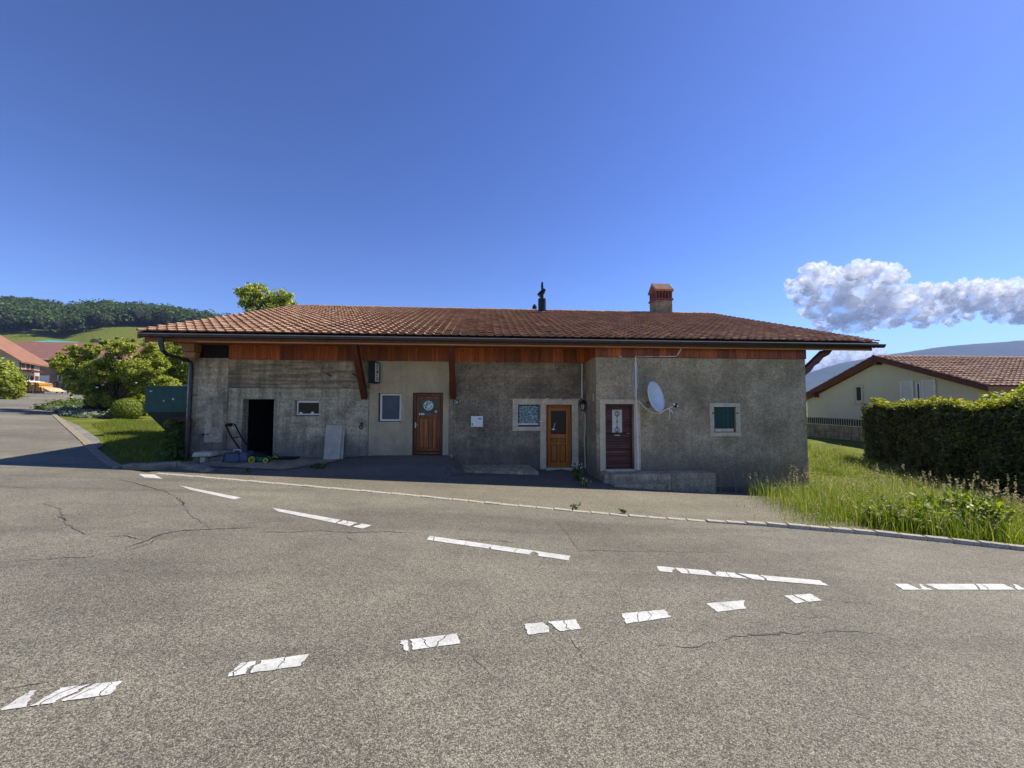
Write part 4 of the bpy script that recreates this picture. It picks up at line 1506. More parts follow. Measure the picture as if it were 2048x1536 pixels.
mb_ = thing('mailbox', 'white metal mailbox on the dark wall left of the pine door', 'mailbox', A(954, 854, WY))
a, b = A(942, 832, WY - .12), A(966, 854, WY - .12)
build('body', MB().box(a.x, b.x, WY - .13, WY - .001, b.z, a.z), M['mail'], mb_, bevel=.008)
build('flap', MB().box(a.x + .01, b.x - .01, WY - .142, WY - .132, a.z - .13, a.z - .02), M['mail'], mb_, bevel=.004)
build('door', MB().box(a.x + .01, b.x - .01, WY - .142, WY - .132, b.z + .02, a.z - .145), M['mail'], mb_, bevel=.004)
build('name_plate', MB().box(b.x - .15, b.x - .05, WY - .148, WY - .143, a.z - .10, a.z - .07), M['black'], mb_)
build('lock', MB().box(a.x + .03, a.x + .06, WY - .15, WY - .143, b.z + .06, b.z + .12), M['black'], mb_, bevel=.004)

sg = thing('wall_sign', 'narrow black box sign jutting from the beige wall', 'sign', A(745, 745, WY))
s0, s1 = A(745, 723, WY - .03), A(745, 771, WY - .03)
sx0 = -3.36
# box sticks out from the wall; its lettered face looks right
zt0, zb0 = 2.80, 2.14
build('case', MB().box(-3.47, -3.29, WY - .62, WY - .08, zb0, zt0), M['black'], sg, bevel=.008)
face = build('face', MB().box(-3.289, -3.284, WY - .56, WY - .14, zb0 + .05, zt0 - .05), M['white'], sg)
m = MB()
rs = random.Random(3)
X = -3.282
for (u0, u1, v0, v1) in ((.2, .75, .88, .95), (.25, .7, .78, .85), (.3, .6, .66, .76), (.25, .75, .42, .64), (.2, .5, .30, .40), (.2, .8, .22, .25), (.25, .7, .08, .19)):
    y0_, y1_ = WY - .56 + .42 * u0, WY - .56 + .42 * u1
    za, zb_ = zb0 + .05 + .56 * v0, zb0 + .05 + .56 * v1
    pts = []
    for t in range(10):
        a2 = 6.283 * t / 10
        pts.append((X, (y0_ + y1_) / 2 + (y1_ - y0_) / 2 * math.cos(a2) * rs.uniform(.75, 1.1), (za + zb_) / 2 + (zb_ - za) / 2 * math.sin(a2) * rs.uniform(.75, 1.1)))
    m.quad(*pts)
raw('lettering', m, M['black'], face)
build('bracket', MB().tube([(-3.3, WY - .08, 2.7), (-3.3, WY - .03, 2.7)], .015, 6).tube([(-3.3, WY - .08, 2.25), (-3.3, WY - .03, 2.25)], .015, 6).box(-3.34, -3.26, WY - .045, WY - .031, 2.15, 2.8), M['steel'], sg)

lp = thing('wall_lamp', 'small black carriage lamp in the corner beside the pine door', 'lamp', A(1167, 812, WY))
q = A(1166, 812, WY - .14)
m = MB()
m.tube([(q.x, q.y, q.z + .05), (q.x, q.y, q.z + .16), (q.x, q.y, q.z + .2)], [.11, .07, .015], 6)
build('cap', m, M['black_metal'], lp)
m = MB()
for k in range(6):
    a2 = 6.283 * k / 6
    m.tube([(q.x + .09 * math.cos(a2), q.y + .09 * math.sin(a2), q.z + .05), (q.x + .055 * math.cos(a2), q.y + .055 * math.sin(a2), q.z - .12)], .008, 4)
m.tube([(q.x, q.y, q.z - .12), (q.x, q.y, q.z - .15)], .06, 6)
build('cage', m, M['black_metal'], lp)
build('lamp_glass', MB().tube([(q.x, q.y, q.z - .11), (q.x, q.y, q.z + .05)], [.048, .08], 6), glass('lamp_glass', (.5, .5, .47), .2), lp)
build('arm', MB().tube([(q.x, q.y, q.z - .14), (q.x, q.y + .05, q.z - .24), (q.x, WY, q.z - .2)], .013, 6), M['stone'], lp)

# satellite dish
dsh = thing('satellite_dish', 'pale grey oval satellite dish on the wing wall', 'satellite dish', A(1312, 795, GY - .3))
C0 = A(1312.5, 793, GY - .45)
nrm = Vector((.56, -.80, .2)).normalized()
upv = (Vector((-.16, 0, 1)) - nrm * Vector((-.16, 0, 1)).dot(nrm)).normalized()
sv = upv.cross(nrm)
m = MB()
nr_, na_ = 7, 32
RA, RB = .40, .44
for i in range(nr_ + 1):
    t = i / nr_
    for k in range(na_):
        a2 = 6.283185 * k / na_
        pnt = C0 + sv * (RA * t * math.cos(a2)) + upv * (RB * t * math.sin(a2)) + nrm * (.085 * (t * t - 1))
        m.v.append(tuple(pnt))
for i in range(nr_):
    for k in range(na_):
        k2 = (k + 1) % na_
        m.f.append((i * na_ + k, i * na_ + k2, (i + 1) * na_ + k2, (i + 1) * na_ + k))
do = build('reflector', m, M['grey_dish'], dsh, smooth=True)
sol = do.modifiers.new('t', 'SOLIDIFY'); sol.thickness = .012
build('rim', MB().tube([C0 + sv * (RA * math.cos(t)) + upv * (RB * math.sin(t)) for t in np.linspace(0, 2 * math.pi, 33)], .009, 6), M['white'], dsh)
wp = A(1296, 809, GY)
bk = C0 - nrm * .11
build('bracket', MB().box(wp.x - .07, wp.x + .06, GY - .03, GY - .001, wp.z - .1, wp.z + .07).tube([(wp.x, GY - .02, wp.z), (wp.x, GY - .25, wp.z), bk], .022, 8), M['steel'], dsh)
lb = C0 - upv * (RB + .0) + nrm * -.02
lnbp = A(1349, 811, GY - .85)
build('arm', MB().tube([bk - upv * .2, lb - upv * .03, lnbp], .018, 8), M['white_plastic'], dsh, smooth=True)
build('receiver', MB().tube([lnbp - Vector((.03, 0, .01)), lnbp + Vector((.04, 0, .02))], .04, 10).ball(lnbp + Vector((.045, .0, .0)), .06), M['black'], dsh, smooth=True)
build('receiver_cap', MB().disc(lnbp + Vector((.05, -.062, -.01)), .024, (.2, -1, 0), .006, 12).disc(lnbp + Vector((-.03, -.04, .03)), .03, (0, -1, .2), .02, 10), M['white_plastic'], dsh)
m = MB()
for k, (dx, dz) in enumerate(((-.02, -.3), (.10, -.15), (.05, -.10))):
    s0_ = A(1338, 817, GY - .6)
    m.tube([s0_, s0_ + Vector((dx * .5 + .03, 0, dz * .35)), s0_ + Vector((dx + .02, 0, dz))], .01, 5)
swag = [A(px_, py_, GY - .03 - .25 * s_) for px_, py_, s_ in ((1278, 802, 0), (1285, 811, .2), (1296, 820, .4), (1308, 826, .7), (1318, 827, 1), (1326, 824, 1))]
m.tube(swag, .016, 6)
build('cable', m, M['white_plastic'], dsh)

# leaning panel
lpn = thing('leaning_panel', 'grey flat panel leaning against the concrete wall', 'panel', A(668, 918, 11.9))
p0, p1 = A(646.5, 919, 11.88), A(679, 919, 11.88)
q0, q1 = A(652, 850, 12.22), A(685, 851, 12.22)
th_ = Vector((0, .045, .01))
build('board', MB().hexa([p0, p1, p1 + th_, p0 + th_, q0, q1, q1 + th_, q0 + th_]), M['grey_panel'], lpn, bevel=.006)
e_ = Vector((.075, .01, 0))
build('back_sheet', MB().hexa([p1 + Vector((-.3, .05, 0)), p1 + e_ + Vector((0, .05, 0)), p1 + e_ + Vector((0, .07, 0)), p1 + Vector((-.3, .07, 0)), q1 + Vector((-.3, .05, 0)), q1 + e_ * .7 + Vector((0, .05, 0)), q1 + e_ * .7 + Vector((0, .07, 0)), q1 + Vector((-.3, .07, 0))]), M['grey_panel'], lpn)

# drain mat
tag(build('door_mat', MB().box(-6.40, -5.55, 11.75, 12.1, -.135, -.10), M['black'], bevel=.01), 'thin black mat on the concrete right of the doorway', 'mat')
bpy.data.objects['door_mat'].location.z = 0.03

# lawn mower
mw = thing('lawn_mower', 'green lawn mower with dark grass box by the open doorway', 'lawn mower', (-6.7, 11.6, -.2))
gb0, gb1 = A(454, 926, 11.6), A(497, 902, 11.6)
zg = -.17
gx0, gx1 = gb0.x, gb1.x
build('grass_box', MB().hexa([(gx0, 11.35, zg + .02), (gx1 + .15, 11.35, zg + .06), (gx1 + .15, 11.8, zg + .06), (gx0, 11.8, zg + .02), (gx0 + .07, 11.38, zg + .32), (gx1 + .05, 11.38, zg + .33), (gx1 + .05, 11.77, zg + .33), (gx0 + .07, 11.77, zg + .32)]), M['mow_blue'], mw, bevel=.03)
build('box_frame', MB().tube([(gx0 + .04, 11.335, zg + .05), (gx0 + .09, 11.36, zg + .30), (gx1 - .12, 11.36, zg + .31), (gx1 - .08, 11.335, zg + .07), (gx0 + .04, 11.335, zg + .05)], .01, 6), M['black'], mw)
build('deck', MB().hexa([(gx1 + .12, 11.38, zg + .06), (gx1 + .62, 11.38, zg + .06), (gx1 + .62, 11.78, zg + .06), (gx1 + .12, 11.78, zg + .06), (gx1 + .14, 11.42, zg + .2), (gx1 + .56, 11.44, zg + .17), (gx1 + .56, 11.72, zg + .17), (gx1 + .14, 11.74, zg + .2)]), M['mow_green'], mw, bevel=.03)
build('motor_cover', MB().hexa([(gx1 + .16, 11.45, zg + .2), (gx1 + .5, 11.45, zg + .17), (gx1 + .5, 11.71, zg + .17), (gx1 + .16, 11.71, zg + .2), (gx1 + .2, 11.49, zg + .32), (gx1 + .40, 11.5, zg + .28), (gx1 + .40, 11.66, zg + .28), (gx1 + .2, 11.67, zg + .32)]), M['black'], mw, bevel=.03)
for (xx, yy, rr) in ((A(505, 919, 11.36).x, 11.33, .105), (A(533, 914, 11.36).x, 11.33, .085), (A(505, 919, 11.36).x, 11.82, .105), (A(533, 914, 11.36).x, 11.82, .085)):
    zc = zg + rr + .015
    wh = build('wheel', MB().tube([(xx + rr * math.cos(t), yy, zc + rr * math.sin(t)) for t in np.linspace(0, 2 * math.pi, 19)], .022, 6), M['rubber'], mw)
    sp = MB().disc((xx, yy - .012, zc), .03, (0, 1, 0), .03, 10)
    for k in range(5):
        a2 = 6.283 * k / 5
        sp.beam((xx, yy - .012, zc), (xx + (rr - .015) * math.cos(a2), yy - .012, zc + (rr - .015) * math.sin(a2)), .02, .03, (0, 1, 0))
    sp.tube([(xx + (rr - .02) * math.cos(t), yy - .012, zc + (rr - .02) * math.sin(t)) for t in np.linspace(0, 2 * math.pi, 17)], .013, 5)
    build('rim', sp, M['yellow'], wh)
h0 = A(480, 898, 11.42); h1 = A(464, 876, 11.42); h2 = A(451, 850, 11.42)
k0, k1, k2 = [Vector((p.x, p.y + .40, p.z)) for p in (h0, h1, h2)]
build('handle', MB().tube([h0, h1, h2, h2 + Vector((-.04, .1, .015)), k2 + Vector((-.04, -.1, .015)), k2, k1, k0], .02, 8).tube([h1, k1], .013, 6), M['black'], mw, smooth=True)
build('switch_bar', MB().tube([h2 + Vector((.02, .02, .0)), h2 + Vector((.03, .1, -.05)), k2 + Vector((.03, -.1, -.05)), k2 + Vector((.02, -.02, 0))], .009, 6).box(h2.x - .05, h2.x + .03, h2.y + .14, h2.y + .26, h2.z - .04, h2.z + .04), M['black'], mw)
build('box_grip', MB().tube([(gx0 + .22, 11.5, zg + .33), (gx0 + .26, 11.5, zg + .38), (gx0 + .40, 11.5, zg + .38), (gx0 + .44, 11.5, zg + .33)], .012, 6), M['white_plastic'], mw)

# ------------------------------------------------------------------ foliage builders
def leaves(P, Nn, size, aspect=1.8, jitter=.7):
    """Diamond leaf quads at points P facing roughly Nn."""
    n = len(P)
    nn = Nn + rng.normal(0, jitter, (n, 3))
    nn /= np.linalg.norm(nn, axis=1, keepdims=True) + 1e-9
    t = rng.normal(0, 1, (n, 3))
    t -= nn * (t * nn).sum(1, keepdims=True)
    t /= np.linalg.norm(t, axis=1, keepdims=True) + 1e-9
    b = np.cross(nn, t)
    s = (size * rng.uniform(.6, 1.35, n))[:, None]
    a = t * s * aspect * .5
    w = b * s * .5
    V = np.stack([P - a, P + w + nn * s * .08, P + a, P - w + nn * s * .08], 1).reshape(-1, 3)
    Fq = np.arange(4 * n).reshape(n, 4)
    return V, Fq


def lobe_points(lobes, clumps, per, spread=.13, floor=-1.0, inner=.0):
    P, Nn = [], []
    tot = sum(l[3] ** 2 for l in lobes)
    for (x, y, z, r, *sq) in lobes:
        sz = sq[0] if sq else 1.0
        nc = max(6, int(clumps * r * r / tot))
        d = rng.normal(0, 1, (nc, 3))
        d /= np.linalg.norm(d, axis=1, keepdims=True)
        rad = r * (rng.uniform(inner, 1, nc) ** .35 if inner else rng.uniform(.72, 1.08, nc))
        c = np.array([x, y, z]) + d * rad[:, None] * np.array([1, 1, sz])
        k = rng.integers(max(2, per // 2), per * 2, nc)
        idx = np.repeat(np.arange(nc), k)
        p = c[idx] + rng.normal(0, spread * r, (len(idx), 3)) * np.array([1, 1, .8])
        P.append(p); Nn.append(d[idx] * .8 + np.array([0, 0, .5]))
    P = np.concatenate(P); Nn = np.concatenate(Nn)
    return P, Nn


def tree(name, label, cat, base, lobes, clumps, per, size, mat, trunk_r=.15, group=None, spread=.13, core=True, limbs=True, part='crown'):
    t = thing(name, label, cat, base, group)
    P, Nn = lobe_points(lobes, clumps, per, spread)
    keep = P[:, 2] > base[2] + .02
    V, Fq = leaves(P[keep], Nn[keep], size)
    mesh_np(part, V, Fq, mat, t)
    if limbs:
        m = MB()
        b = Vector(base)
        zc = min(l[2] - l[3] * .3 for l in lobes)
        top = Vector((sum(l[0] for l in lobes) / len(lobes), sum(l[1] for l in lobes) / len(lobes), max(zc, b.z + .4)))
        mid = b.lerp(top, .5) + Vector((random.uniform(-.1, .1), 0, 0))
        m.tube([b - Vector((0, 0, .2)), mid, top], [trunk_r * 1.25, trunk_r, trunk_r * .8], 8)
        for l in lobes:
            e = Vector(l[:3])
            for s_ in range(3):
                e2 = e + Vector((random.uniform(-1, 1), random.uniform(-1, 1), random.uniform(-.2, .8))) * l[3] * .6
                st0 = mid.lerp(top, random.uniform(.5, 1))
                m.tube([st0, st0.lerp(e2, .5) + Vector((0, 0, .1 * l[3])), e2], [trunk_r * .5, trunk_r * .3, trunk_r * .1], 5)
        build('trunk', m, M['bark'], t, smooth=True)
    return t


def lobes_px(lst, depthY, jit=.5):
    out = []
    for (px_, py_, rpx, *sq) in lst:
        Y = depthY + random.uniform(-jit, jit)
        p = A(px_, py_, Y)
        dd = p.x * math.sin(YAW) + p.y * math.cos(YAW)
        out.append((p.x, p.y, p.z, rpx * dd / F, *(sq or ())))
    return out


def gp_(x, y):
    return (x, y, float(TER(x, y)) - .03)


# big bush tree left of the house
b = A(228, 812, 27)
rs = random.Random(21)
ft_l = [(235, 745, 30, .8), (200, 745, 26, .8), (275, 742, 28, .8), (242, 683, 9), (258, 690, 12), (150, 702, 12), (122, 733, 12), (130, 708, 9), (300, 694, 13), (185, 700, 13), (215, 688, 10)]
while len(ft_l) < 40:
    px_, py_ = rs.uniform(120, 330), rs.uniform(688, 798)
    if ((px_ - 228) / 112) ** 2 + ((py_ - 748) / 58) ** 2 < 1:
        ft_l.append((px_, py_, rs.uniform(11, 20), rs.uniform(.55, .85)))
tree('fruit_tree', 'broad bushy fruit tree with pale flowers beside the green skip', 'tree', gp_(b.x, b.y), lobes_px(ft_l, 27, 1.4), 1000, 90, .08, M['leaf_bright'], .085, spread=.16)
b = A(345, 800, 31)
tree('dense_shrub', 'dense leafy shrub behind the green skip against the house', 'shrub', gp_(b.x, b.y),
     lobes_px([(340, 735, 40), (365, 705, 30), (320, 770, 38), (365, 760, 34), (395, 740, 30)], 31, .8), 800, 60, .085, M['leaf_bright'], .12, spread=.11)
m_fl = MB()
for k in range(22):
    px_, py_ = random.choice([(205, 712), (180, 745), (165, 735), (230, 728), (250, 770), (200, 760), (300, 740)])
    p = A(px_ + random.gauss(0, 14), py_ + random.gauss(0, 9), 25.9 + random.uniform(-.4, .6))
    m_fl.ball(p, random.uniform(.035, .08), 6, 4, (1, 1, .7))
build('blossom', m_fl, M['petal'], bpy.data.objects['fruit_tree'])
# dark understorey and hydrangea
b = A(200, 815, 26.2)
tree('hydrangea', 'dark low bush with white flower heads under the fruit tree', 'shrub', gp_(b.x, b.y),
     lobes_px([(195, 808, 17), (212, 800, 18), (238, 795, 15), (186, 818, 12)], 28.6, .3), 260, 18, .12, M['leaf_dark'], .05, limbs=False)
m_fl = MB()
for k in range(16):
    p = A(random.uniform(185, 245), random.uniform(785, 825), 27.7)
    m_fl.ball(p, random.uniform(.06, .10), 7, 5)
build('flower_head', m_fl, M['petal'], bpy.data.objects['hydrangea'])
b = A(266, 826, 28.2)
tree('round_shrub', 'bright green loose shrub between the clipped ball and the skip', 'shrub', gp_(b.x, b.y),
     lobes_px([(263, 796, 20), (276, 812, 18), (262, 812, 15), (285, 826, 13)], 28.2, .2), 420, 18, .11, M['leaf_bright'], .05, limbs=False)


def ball_leaves(c, r, n, size, sq=1.0):
    d = rng.normal(0, 1, (n, 3))
    d /= np.linalg.norm(d, axis=1, keepdims=True)
    P = np.array(c) + d * r * rng.uniform(.9, 1.03, (n, 1)) * np.array([1, 1, sq])
    return leaves(P, d, size, 1.6, .45)


g = G(232, 838)
top_r = 25 * (g.x * math.sin(YAW) + g.y * math.cos(YAW)) / F
tp = thing('topiary_ball', 'clipped round box bush at the edge of the lawn', 'shrub', (g.x, g.y + top_r, gz(g.x, g.y)))
c_ = (g.x, g.y + top_r, gz(g.x, g.y) + top_r * .78)
build('core', MB().ball(c_, top_r * .93, 18, 12, (1, 1, .85)), M['core'], tp)
V, Fq = ball_leaves(c_, top_r, 9000, .05, .88)
mesh_np('foliage', V, Fq, M['leaf_top'], tp)

# herb bed
hb = [G(*p) for p in ((138, 826), (158, 822), (175, 824), (150, 831), (172, 831), (185, 834), (120, 822))]
P, Nn = lobe_points([(p.x, p.y, gz(p.x, p.y) + .05, .55, .4) for p in hb], 420, 26, .16)
k = P[:, 2] > gzn(P[:, 0], P[:, 1]) - .02
V, Fq = leaves(P[k], Nn[k], .09)
tag(mesh_np('lavender_bed', V, Fq, M['leaf_silver']), 'low silvery herb bed at the bend of the side street', 'plant')
hb = [G(*p) for p in ((118, 820), (150, 816), (165, 812))]
P, Nn = lobe_points([(p.x, p.y, gz(p.x, p.y) + .1, .9, .4) for p in hb], 300, 24, .16)
V, Fq = leaves(P, Nn, .10)
tag(mesh_np('ground_cover', V, Fq, M['leaf_mid']), 'dark green low planting behind the silvery herbs', 'plant')

# bushes at the left edge
b = A(10, 790, 40)
tree('conifer_bush', 'yellow-green bush at the far left edge of the street', 'shrub', gp_(b.x, b.y),
     lobes_px([(8, 765, 22), (-10, 750, 26), (20, 780, 16), (30, 770, 10)], 40, .5), 500, 22, .2, M['leaf_bright'], .12, limbs=False)
b = A(36, 785, 43)
tree('dark_bush', 'small dark bush beside the stacked formwork', 'shrub', gp_(b.x, b.y), lobes_px([(36, 778, 9), (42, 770, 7)], 43, .2), 150, 16, .2, M['leaf_dark'], .05, limbs=False)

# weed clump at the corner by the downpipe
g = A(338, 915, 12.1)
t = tree('elder_sapling', 'dark leafy sapling growing beside the downpipe', 'plant', gp_(g.x, g.y),
         [(g.x, 12.2, -.0 + .12, .28), (g.x - .05, 12.3, .42, .2), (g.x - .22, 12.6, .85, .16), (g.x + .22, 12.3, .02, .22), (g.x - .12, 12.4, .62, .15)], 90, 9, .12, M['leaf_mid'], .012, spread=.25)

# tree behind the roof
b = A(520, 640, 37)
tree('roof_top_tree', 'open-crowned tree showing above the left end of the roof', 'tree', gp_(b.x, b.y),
     lobes_px([(500, 592, 20), (485, 585, 12), (520, 582, 15), (500, 612, 16), (560, 598, 19), (575, 602, 14), (548, 610, 13), (508, 575, 7), (530, 600, 12), (590, 610, 6), (515, 635, 20), (555, 635, 25)], 37, .7), 430, 16, .14, M['leaf_bright'], .2, spread=.16)

# hedge on the right
hd = thing('hedge', 'tall dark clipped hedge with sunlit top along the garden on the right', 'hedge', (15, 11, -1.2))
ha, hb_ = Vector((16.7, 15.9)), Vector((12.5, 1.6))
hdv = (hb_ - ha).normalized(); hn_ = Vector((-hdv.y, hdv.x))
if hn_.x > 0:
    hn_ = -hn_            # towards the verge
TH = 1.7
Lh = (hb_ - ha).length


def hpt(u, w, h):
    """u along 0..Lh, w depth 0 (front) .. TH, h above ground"""
    p = ha + hdv * u - hn_ * w
    return p


n = 95000
u = rng.uniform(0, Lh, n); w = rng.uniform(0, TH, n); topz = 1.43
face_ = rng.choice(4, n, p=[.34, .46, .08, .12])
fx_ = ha.x + hdv.x * u - hn_.x * w; fy_ = ha.y + hdv.y * u - hn_.y * w
gzz = TER(fx_, fy_)
top_n = np.array([mnoise.fractal(Vector((a_ * .9, b_ * 1.2, 0)), 1.0, 2.0, 4) for a_, b_ in zip(u, w)]) * .22 - .5 * np.exp(-(u / .45) ** 2) * 1.0
z = gzz + rng.uniform(0, 1, n) * (topz + top_n - gzz)
lump = np.array([mnoise.fractal(Vector((a_ * 1.1, c_ * 1.3, 5.0)), 1.0, 2.0, 4) for a_, c_ in zip(u, z)]) * .3
NX = np.zeros((n, 3)); PX = np.zeros((n, 3))
for fc in range(4):
    s = face_ == fc
    uu, wwv, zv = u[s].copy(), w[s].copy(), z[s].copy()
    if fc == 0:
        wwv = -lump[s] + rng.uniform(-.06, .18, s.sum()); nv = np.array([hn_.x, hn_.y, .25])
    elif fc == 1:
        zv = topz + top_n[s] - rng.uniform(-.12, .14, s.sum()); nv = np.array([hn_.x * .3, hn_.y * .3, 1])
    elif fc == 2:
        uu = 0 - lump[s] + rng.uniform(-.06, .2, s.sum()); nv = np.array([-hdv.x, -hdv.y, .25])
    else:
        wwv = TH + lump[s] - rng.uniform(0, .15, s.sum()); nv = np.array([-hn_.x, -hn_.y, .25])
    PX[s] = np.stack([ha.x + hdv.x * uu - hn_.x * wwv, ha.y + hdv.y * uu - hn_.y * wwv, zv], -1)
    NX[s] = nv
V, Fq = leaves(PX, NX, .05, 2.4, .6)
mesh_np('foliage', V, Fq, M['leaf_hedge'], hd)
# stray tips on the top edge, with sunlight put into their yellow colour
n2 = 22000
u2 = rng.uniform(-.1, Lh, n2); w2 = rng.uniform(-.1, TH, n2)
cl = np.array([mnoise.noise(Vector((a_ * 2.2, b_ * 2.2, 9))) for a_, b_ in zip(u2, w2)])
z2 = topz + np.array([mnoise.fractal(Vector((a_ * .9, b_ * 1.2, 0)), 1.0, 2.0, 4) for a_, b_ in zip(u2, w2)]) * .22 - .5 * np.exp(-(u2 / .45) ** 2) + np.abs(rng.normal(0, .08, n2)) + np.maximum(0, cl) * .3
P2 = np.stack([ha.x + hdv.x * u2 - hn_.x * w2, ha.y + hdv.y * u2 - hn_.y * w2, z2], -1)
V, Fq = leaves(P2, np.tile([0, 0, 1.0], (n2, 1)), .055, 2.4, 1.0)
M['leaf_sunlit_shoot'] = leafmat('leaf_sunlit_shoot', [(0, (.12, .14, .01)), (.5, (.26, .27, .02)), (1, (.42, .4, .06))], .4)
mesh_np('shoots', V, Fq, M['leaf_sunlit_shoot'], hd)
n3 = 6000
u3, z3 = rng.uniform(-.1, Lh, n3), rng.uniform(-1.0, 1.4, n3)
cl3 = np.array([mnoise.noise(Vector((a_ * 1.6, b_ * 1.6, 3))) for a_, b_ in zip(u3, z3)])
out3 = .02 + np.maximum(0, cl3) * .45 * rng.uniform(.2, 1, n3)
k3 = cl3 > .02
P3 = np.stack([ha.x + hdv.x * u3 + hn_.x * out3, ha.y + hdv.y * u3 + hn_.y * out3, z3], -1)[k3]
V, Fq = leaves(P3, np.tile([hn_.x, hn_.y, .4], (len(P3), 1)), .055, 2.4, .8)
mesh_np('side_shoots', V, Fq, M['leaf_hedge'], hd)
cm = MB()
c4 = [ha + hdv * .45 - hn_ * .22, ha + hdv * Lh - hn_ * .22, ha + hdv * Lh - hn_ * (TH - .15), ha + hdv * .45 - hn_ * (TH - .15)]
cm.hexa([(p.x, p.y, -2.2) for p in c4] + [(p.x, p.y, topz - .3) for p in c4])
build('hedge_shade_core', cm, M['core'], hd)  # solid block; the hedge's inner shade is put into its colour

b = A(2040, 790, 13.5)
tree('garden_shrub', 'arching leafy shrub rising behind the hedge at the right edge', 'shrub', (b.x + 1.6, 12.2, -.6),
     [(b.x + .4, 13.0, 1.8, .7, .8), (b.x + 1.2, 12.4, 2.1, .65), (b.x + 2.0, 12, 2.0, .8), (b.x - .5, 13.3, 1.65, .5, .7), (b.x + .6, 12.7, 2.4, .35), (b.x - .1, 13, 2.1, .3), (b.x - 1.1, 13.6, 1.55, .35)], 420, 16, .10, M['leaf_bright'], .05, spread=.2)


# ------------------------------------------------------------------ grasses
def blades(X, Y, Z, h, wdt, lean=.35, segs=3):
    n = len(X)
    az = rng.uniform(0, 2 * math.pi, n)
    ln = rng.normal(0, lean, n) + .1
    dirv = np.stack([np.cos(az), np.sin(az)], -1)
    side = np.stack([-np.sin(az), np.cos(az)], -1)
    rows = []
    for k in range(segs + 1):
        t = k / segs
        off = dirv * (ln * h * t * t)[:, None]
        zz = Z + h * (t - .18 * np.abs(ln) * t * t)
        ww = (wdt * (1 - t) ** .7)[:, None] if k < segs else np.zeros((n, 1)) + .0006
        c = np.stack([X + off[:, 0], Y + off[:, 1], zz], -1)
        s3 = np.concatenate([side * ww * .5, np.zeros((n, 1))], 1)
        rows.append((c - s3, c + s3))
    V = np.stack([v for pr in rows for v in pr], 1).reshape(-1, 3)
    per = 2 * (segs + 1)
    base = (np.arange(n) * per)[:, None]
    Fq = np.concatenate([np.stack([base[:, 0] + 2 * k, base[:, 0] + 2 * k + 1, base[:, 0] + 2 * k + 3, base[:, 0] + 2 * k + 2], -1) for k in range(segs)])
    tips = np.stack([(rows[-1][0] + rows[-1][1]) / 2], 1)[:, 0]
    return V, Fq, tips


def inpoly(X, Y, poly):
    c = np.zeros(len(X), bool)
    n = len(poly)
    j = n - 1
    for i in range(n):
        xi, yi = poly[i]; xj, yj = poly[j]
        k = ((yi > Y) != (yj > Y)) & (X < (xj - xi) * (Y - yi) / (yj - yi + 1e-12) + xi)
        c ^= k
        j = i
    return c


def scatter(poly, n):
    xs = [p[0] for p in poly]; ys = [p[1] for p in poly]
    X = rng.uniform(min(xs), max(xs), n * 3); Y = rng.uniform(min(ys), max(ys), n * 3)
    k = inpoly(X, Y, poly)
    return X[k][:n], Y[k][:n]


verge = [(11.4, 4.55), (8.45, 5.72), (6.7, 6.36), (5.35, 6.66), (4.7, 6.9), (5.3, 8.0), (6.6, 9.6), (7.6, 10.9), (9.87, 11.1), (9.9, 26), (19, 26), (16.8, 16.2), (15.3, 11), (13.2, 4.2)]
struct(sheet('verge_soil', [(11.3, 4.6), (8.45, 5.75), (7.0, 6.33), (7.5, 7.6), (8.3, 9.6), (8.8, 10.95), (9.87, 11.1), (9.9, 26), (19, 26), (16.8, 16.2), (15.3, 11), (13.2, 4.2)], lambda x, y: float(TER(x, y)) + .025, M['ground'], xstep=2), 'rough grassy soil of the verge beside the house')
X, Y = scatter(verge, 150000)
dens = np.array([mnoise.fractal(Vector((a * .8, b * .8, 1)), 1, 2, 4) for a, b in zip(X, Y)])
edge = np.clip((X - (5.2 + .5 * (Y - 6.6).clip(0, 4.4))) / 1.7, .03, 1)
keep = rng.random(len(X)) < edge * np.clip(.7 + dens * 1.1, .12, 1)
keep &= ~((X < 10.1) & (Y > 11.05))
X, Y, dens = X[keep], Y[keep], dens[keep]
Z = TER(X, Y)
mound = np.exp(-(((X - 9.0) / 2.3) ** 2 + ((Y - 8.0) / 1.6) ** 2))
h = rng.uniform(.2, .62, len(X)) * (1 + .55 * dens) * (.65 + .85 * mound) * np.clip((X - 4.6) / 2.6, .3, 1)
far = Y > 13
V, Fq, tips = blades(X, Y, Z, h, rng.uniform(.004, .011, len(X)) * np.where(far, 1.8, 1), .5)
mesh_np('tall_grass', V, Fq, M['blade'], kind='stuff')['label'] = 'tall uncut grass on the verge by the house'
k = rng.random(len(tips)) < .06
P = tips[k]
sv_ = []
n = len(P)
V, Fq = leaves(np.repeat(P, 4, 0) + rng.normal(0, .018, (4 * n, 3)) * np.array([1, 1, 2.2]), np.tile([0, -.5, .2], (4 * n, 1)), .018, 2.4, 1)
mesh_np('seed_heads', V, Fq, M['seed'], kind='stuff')['label'] = 'pale seed heads of the tall grass on the verge'
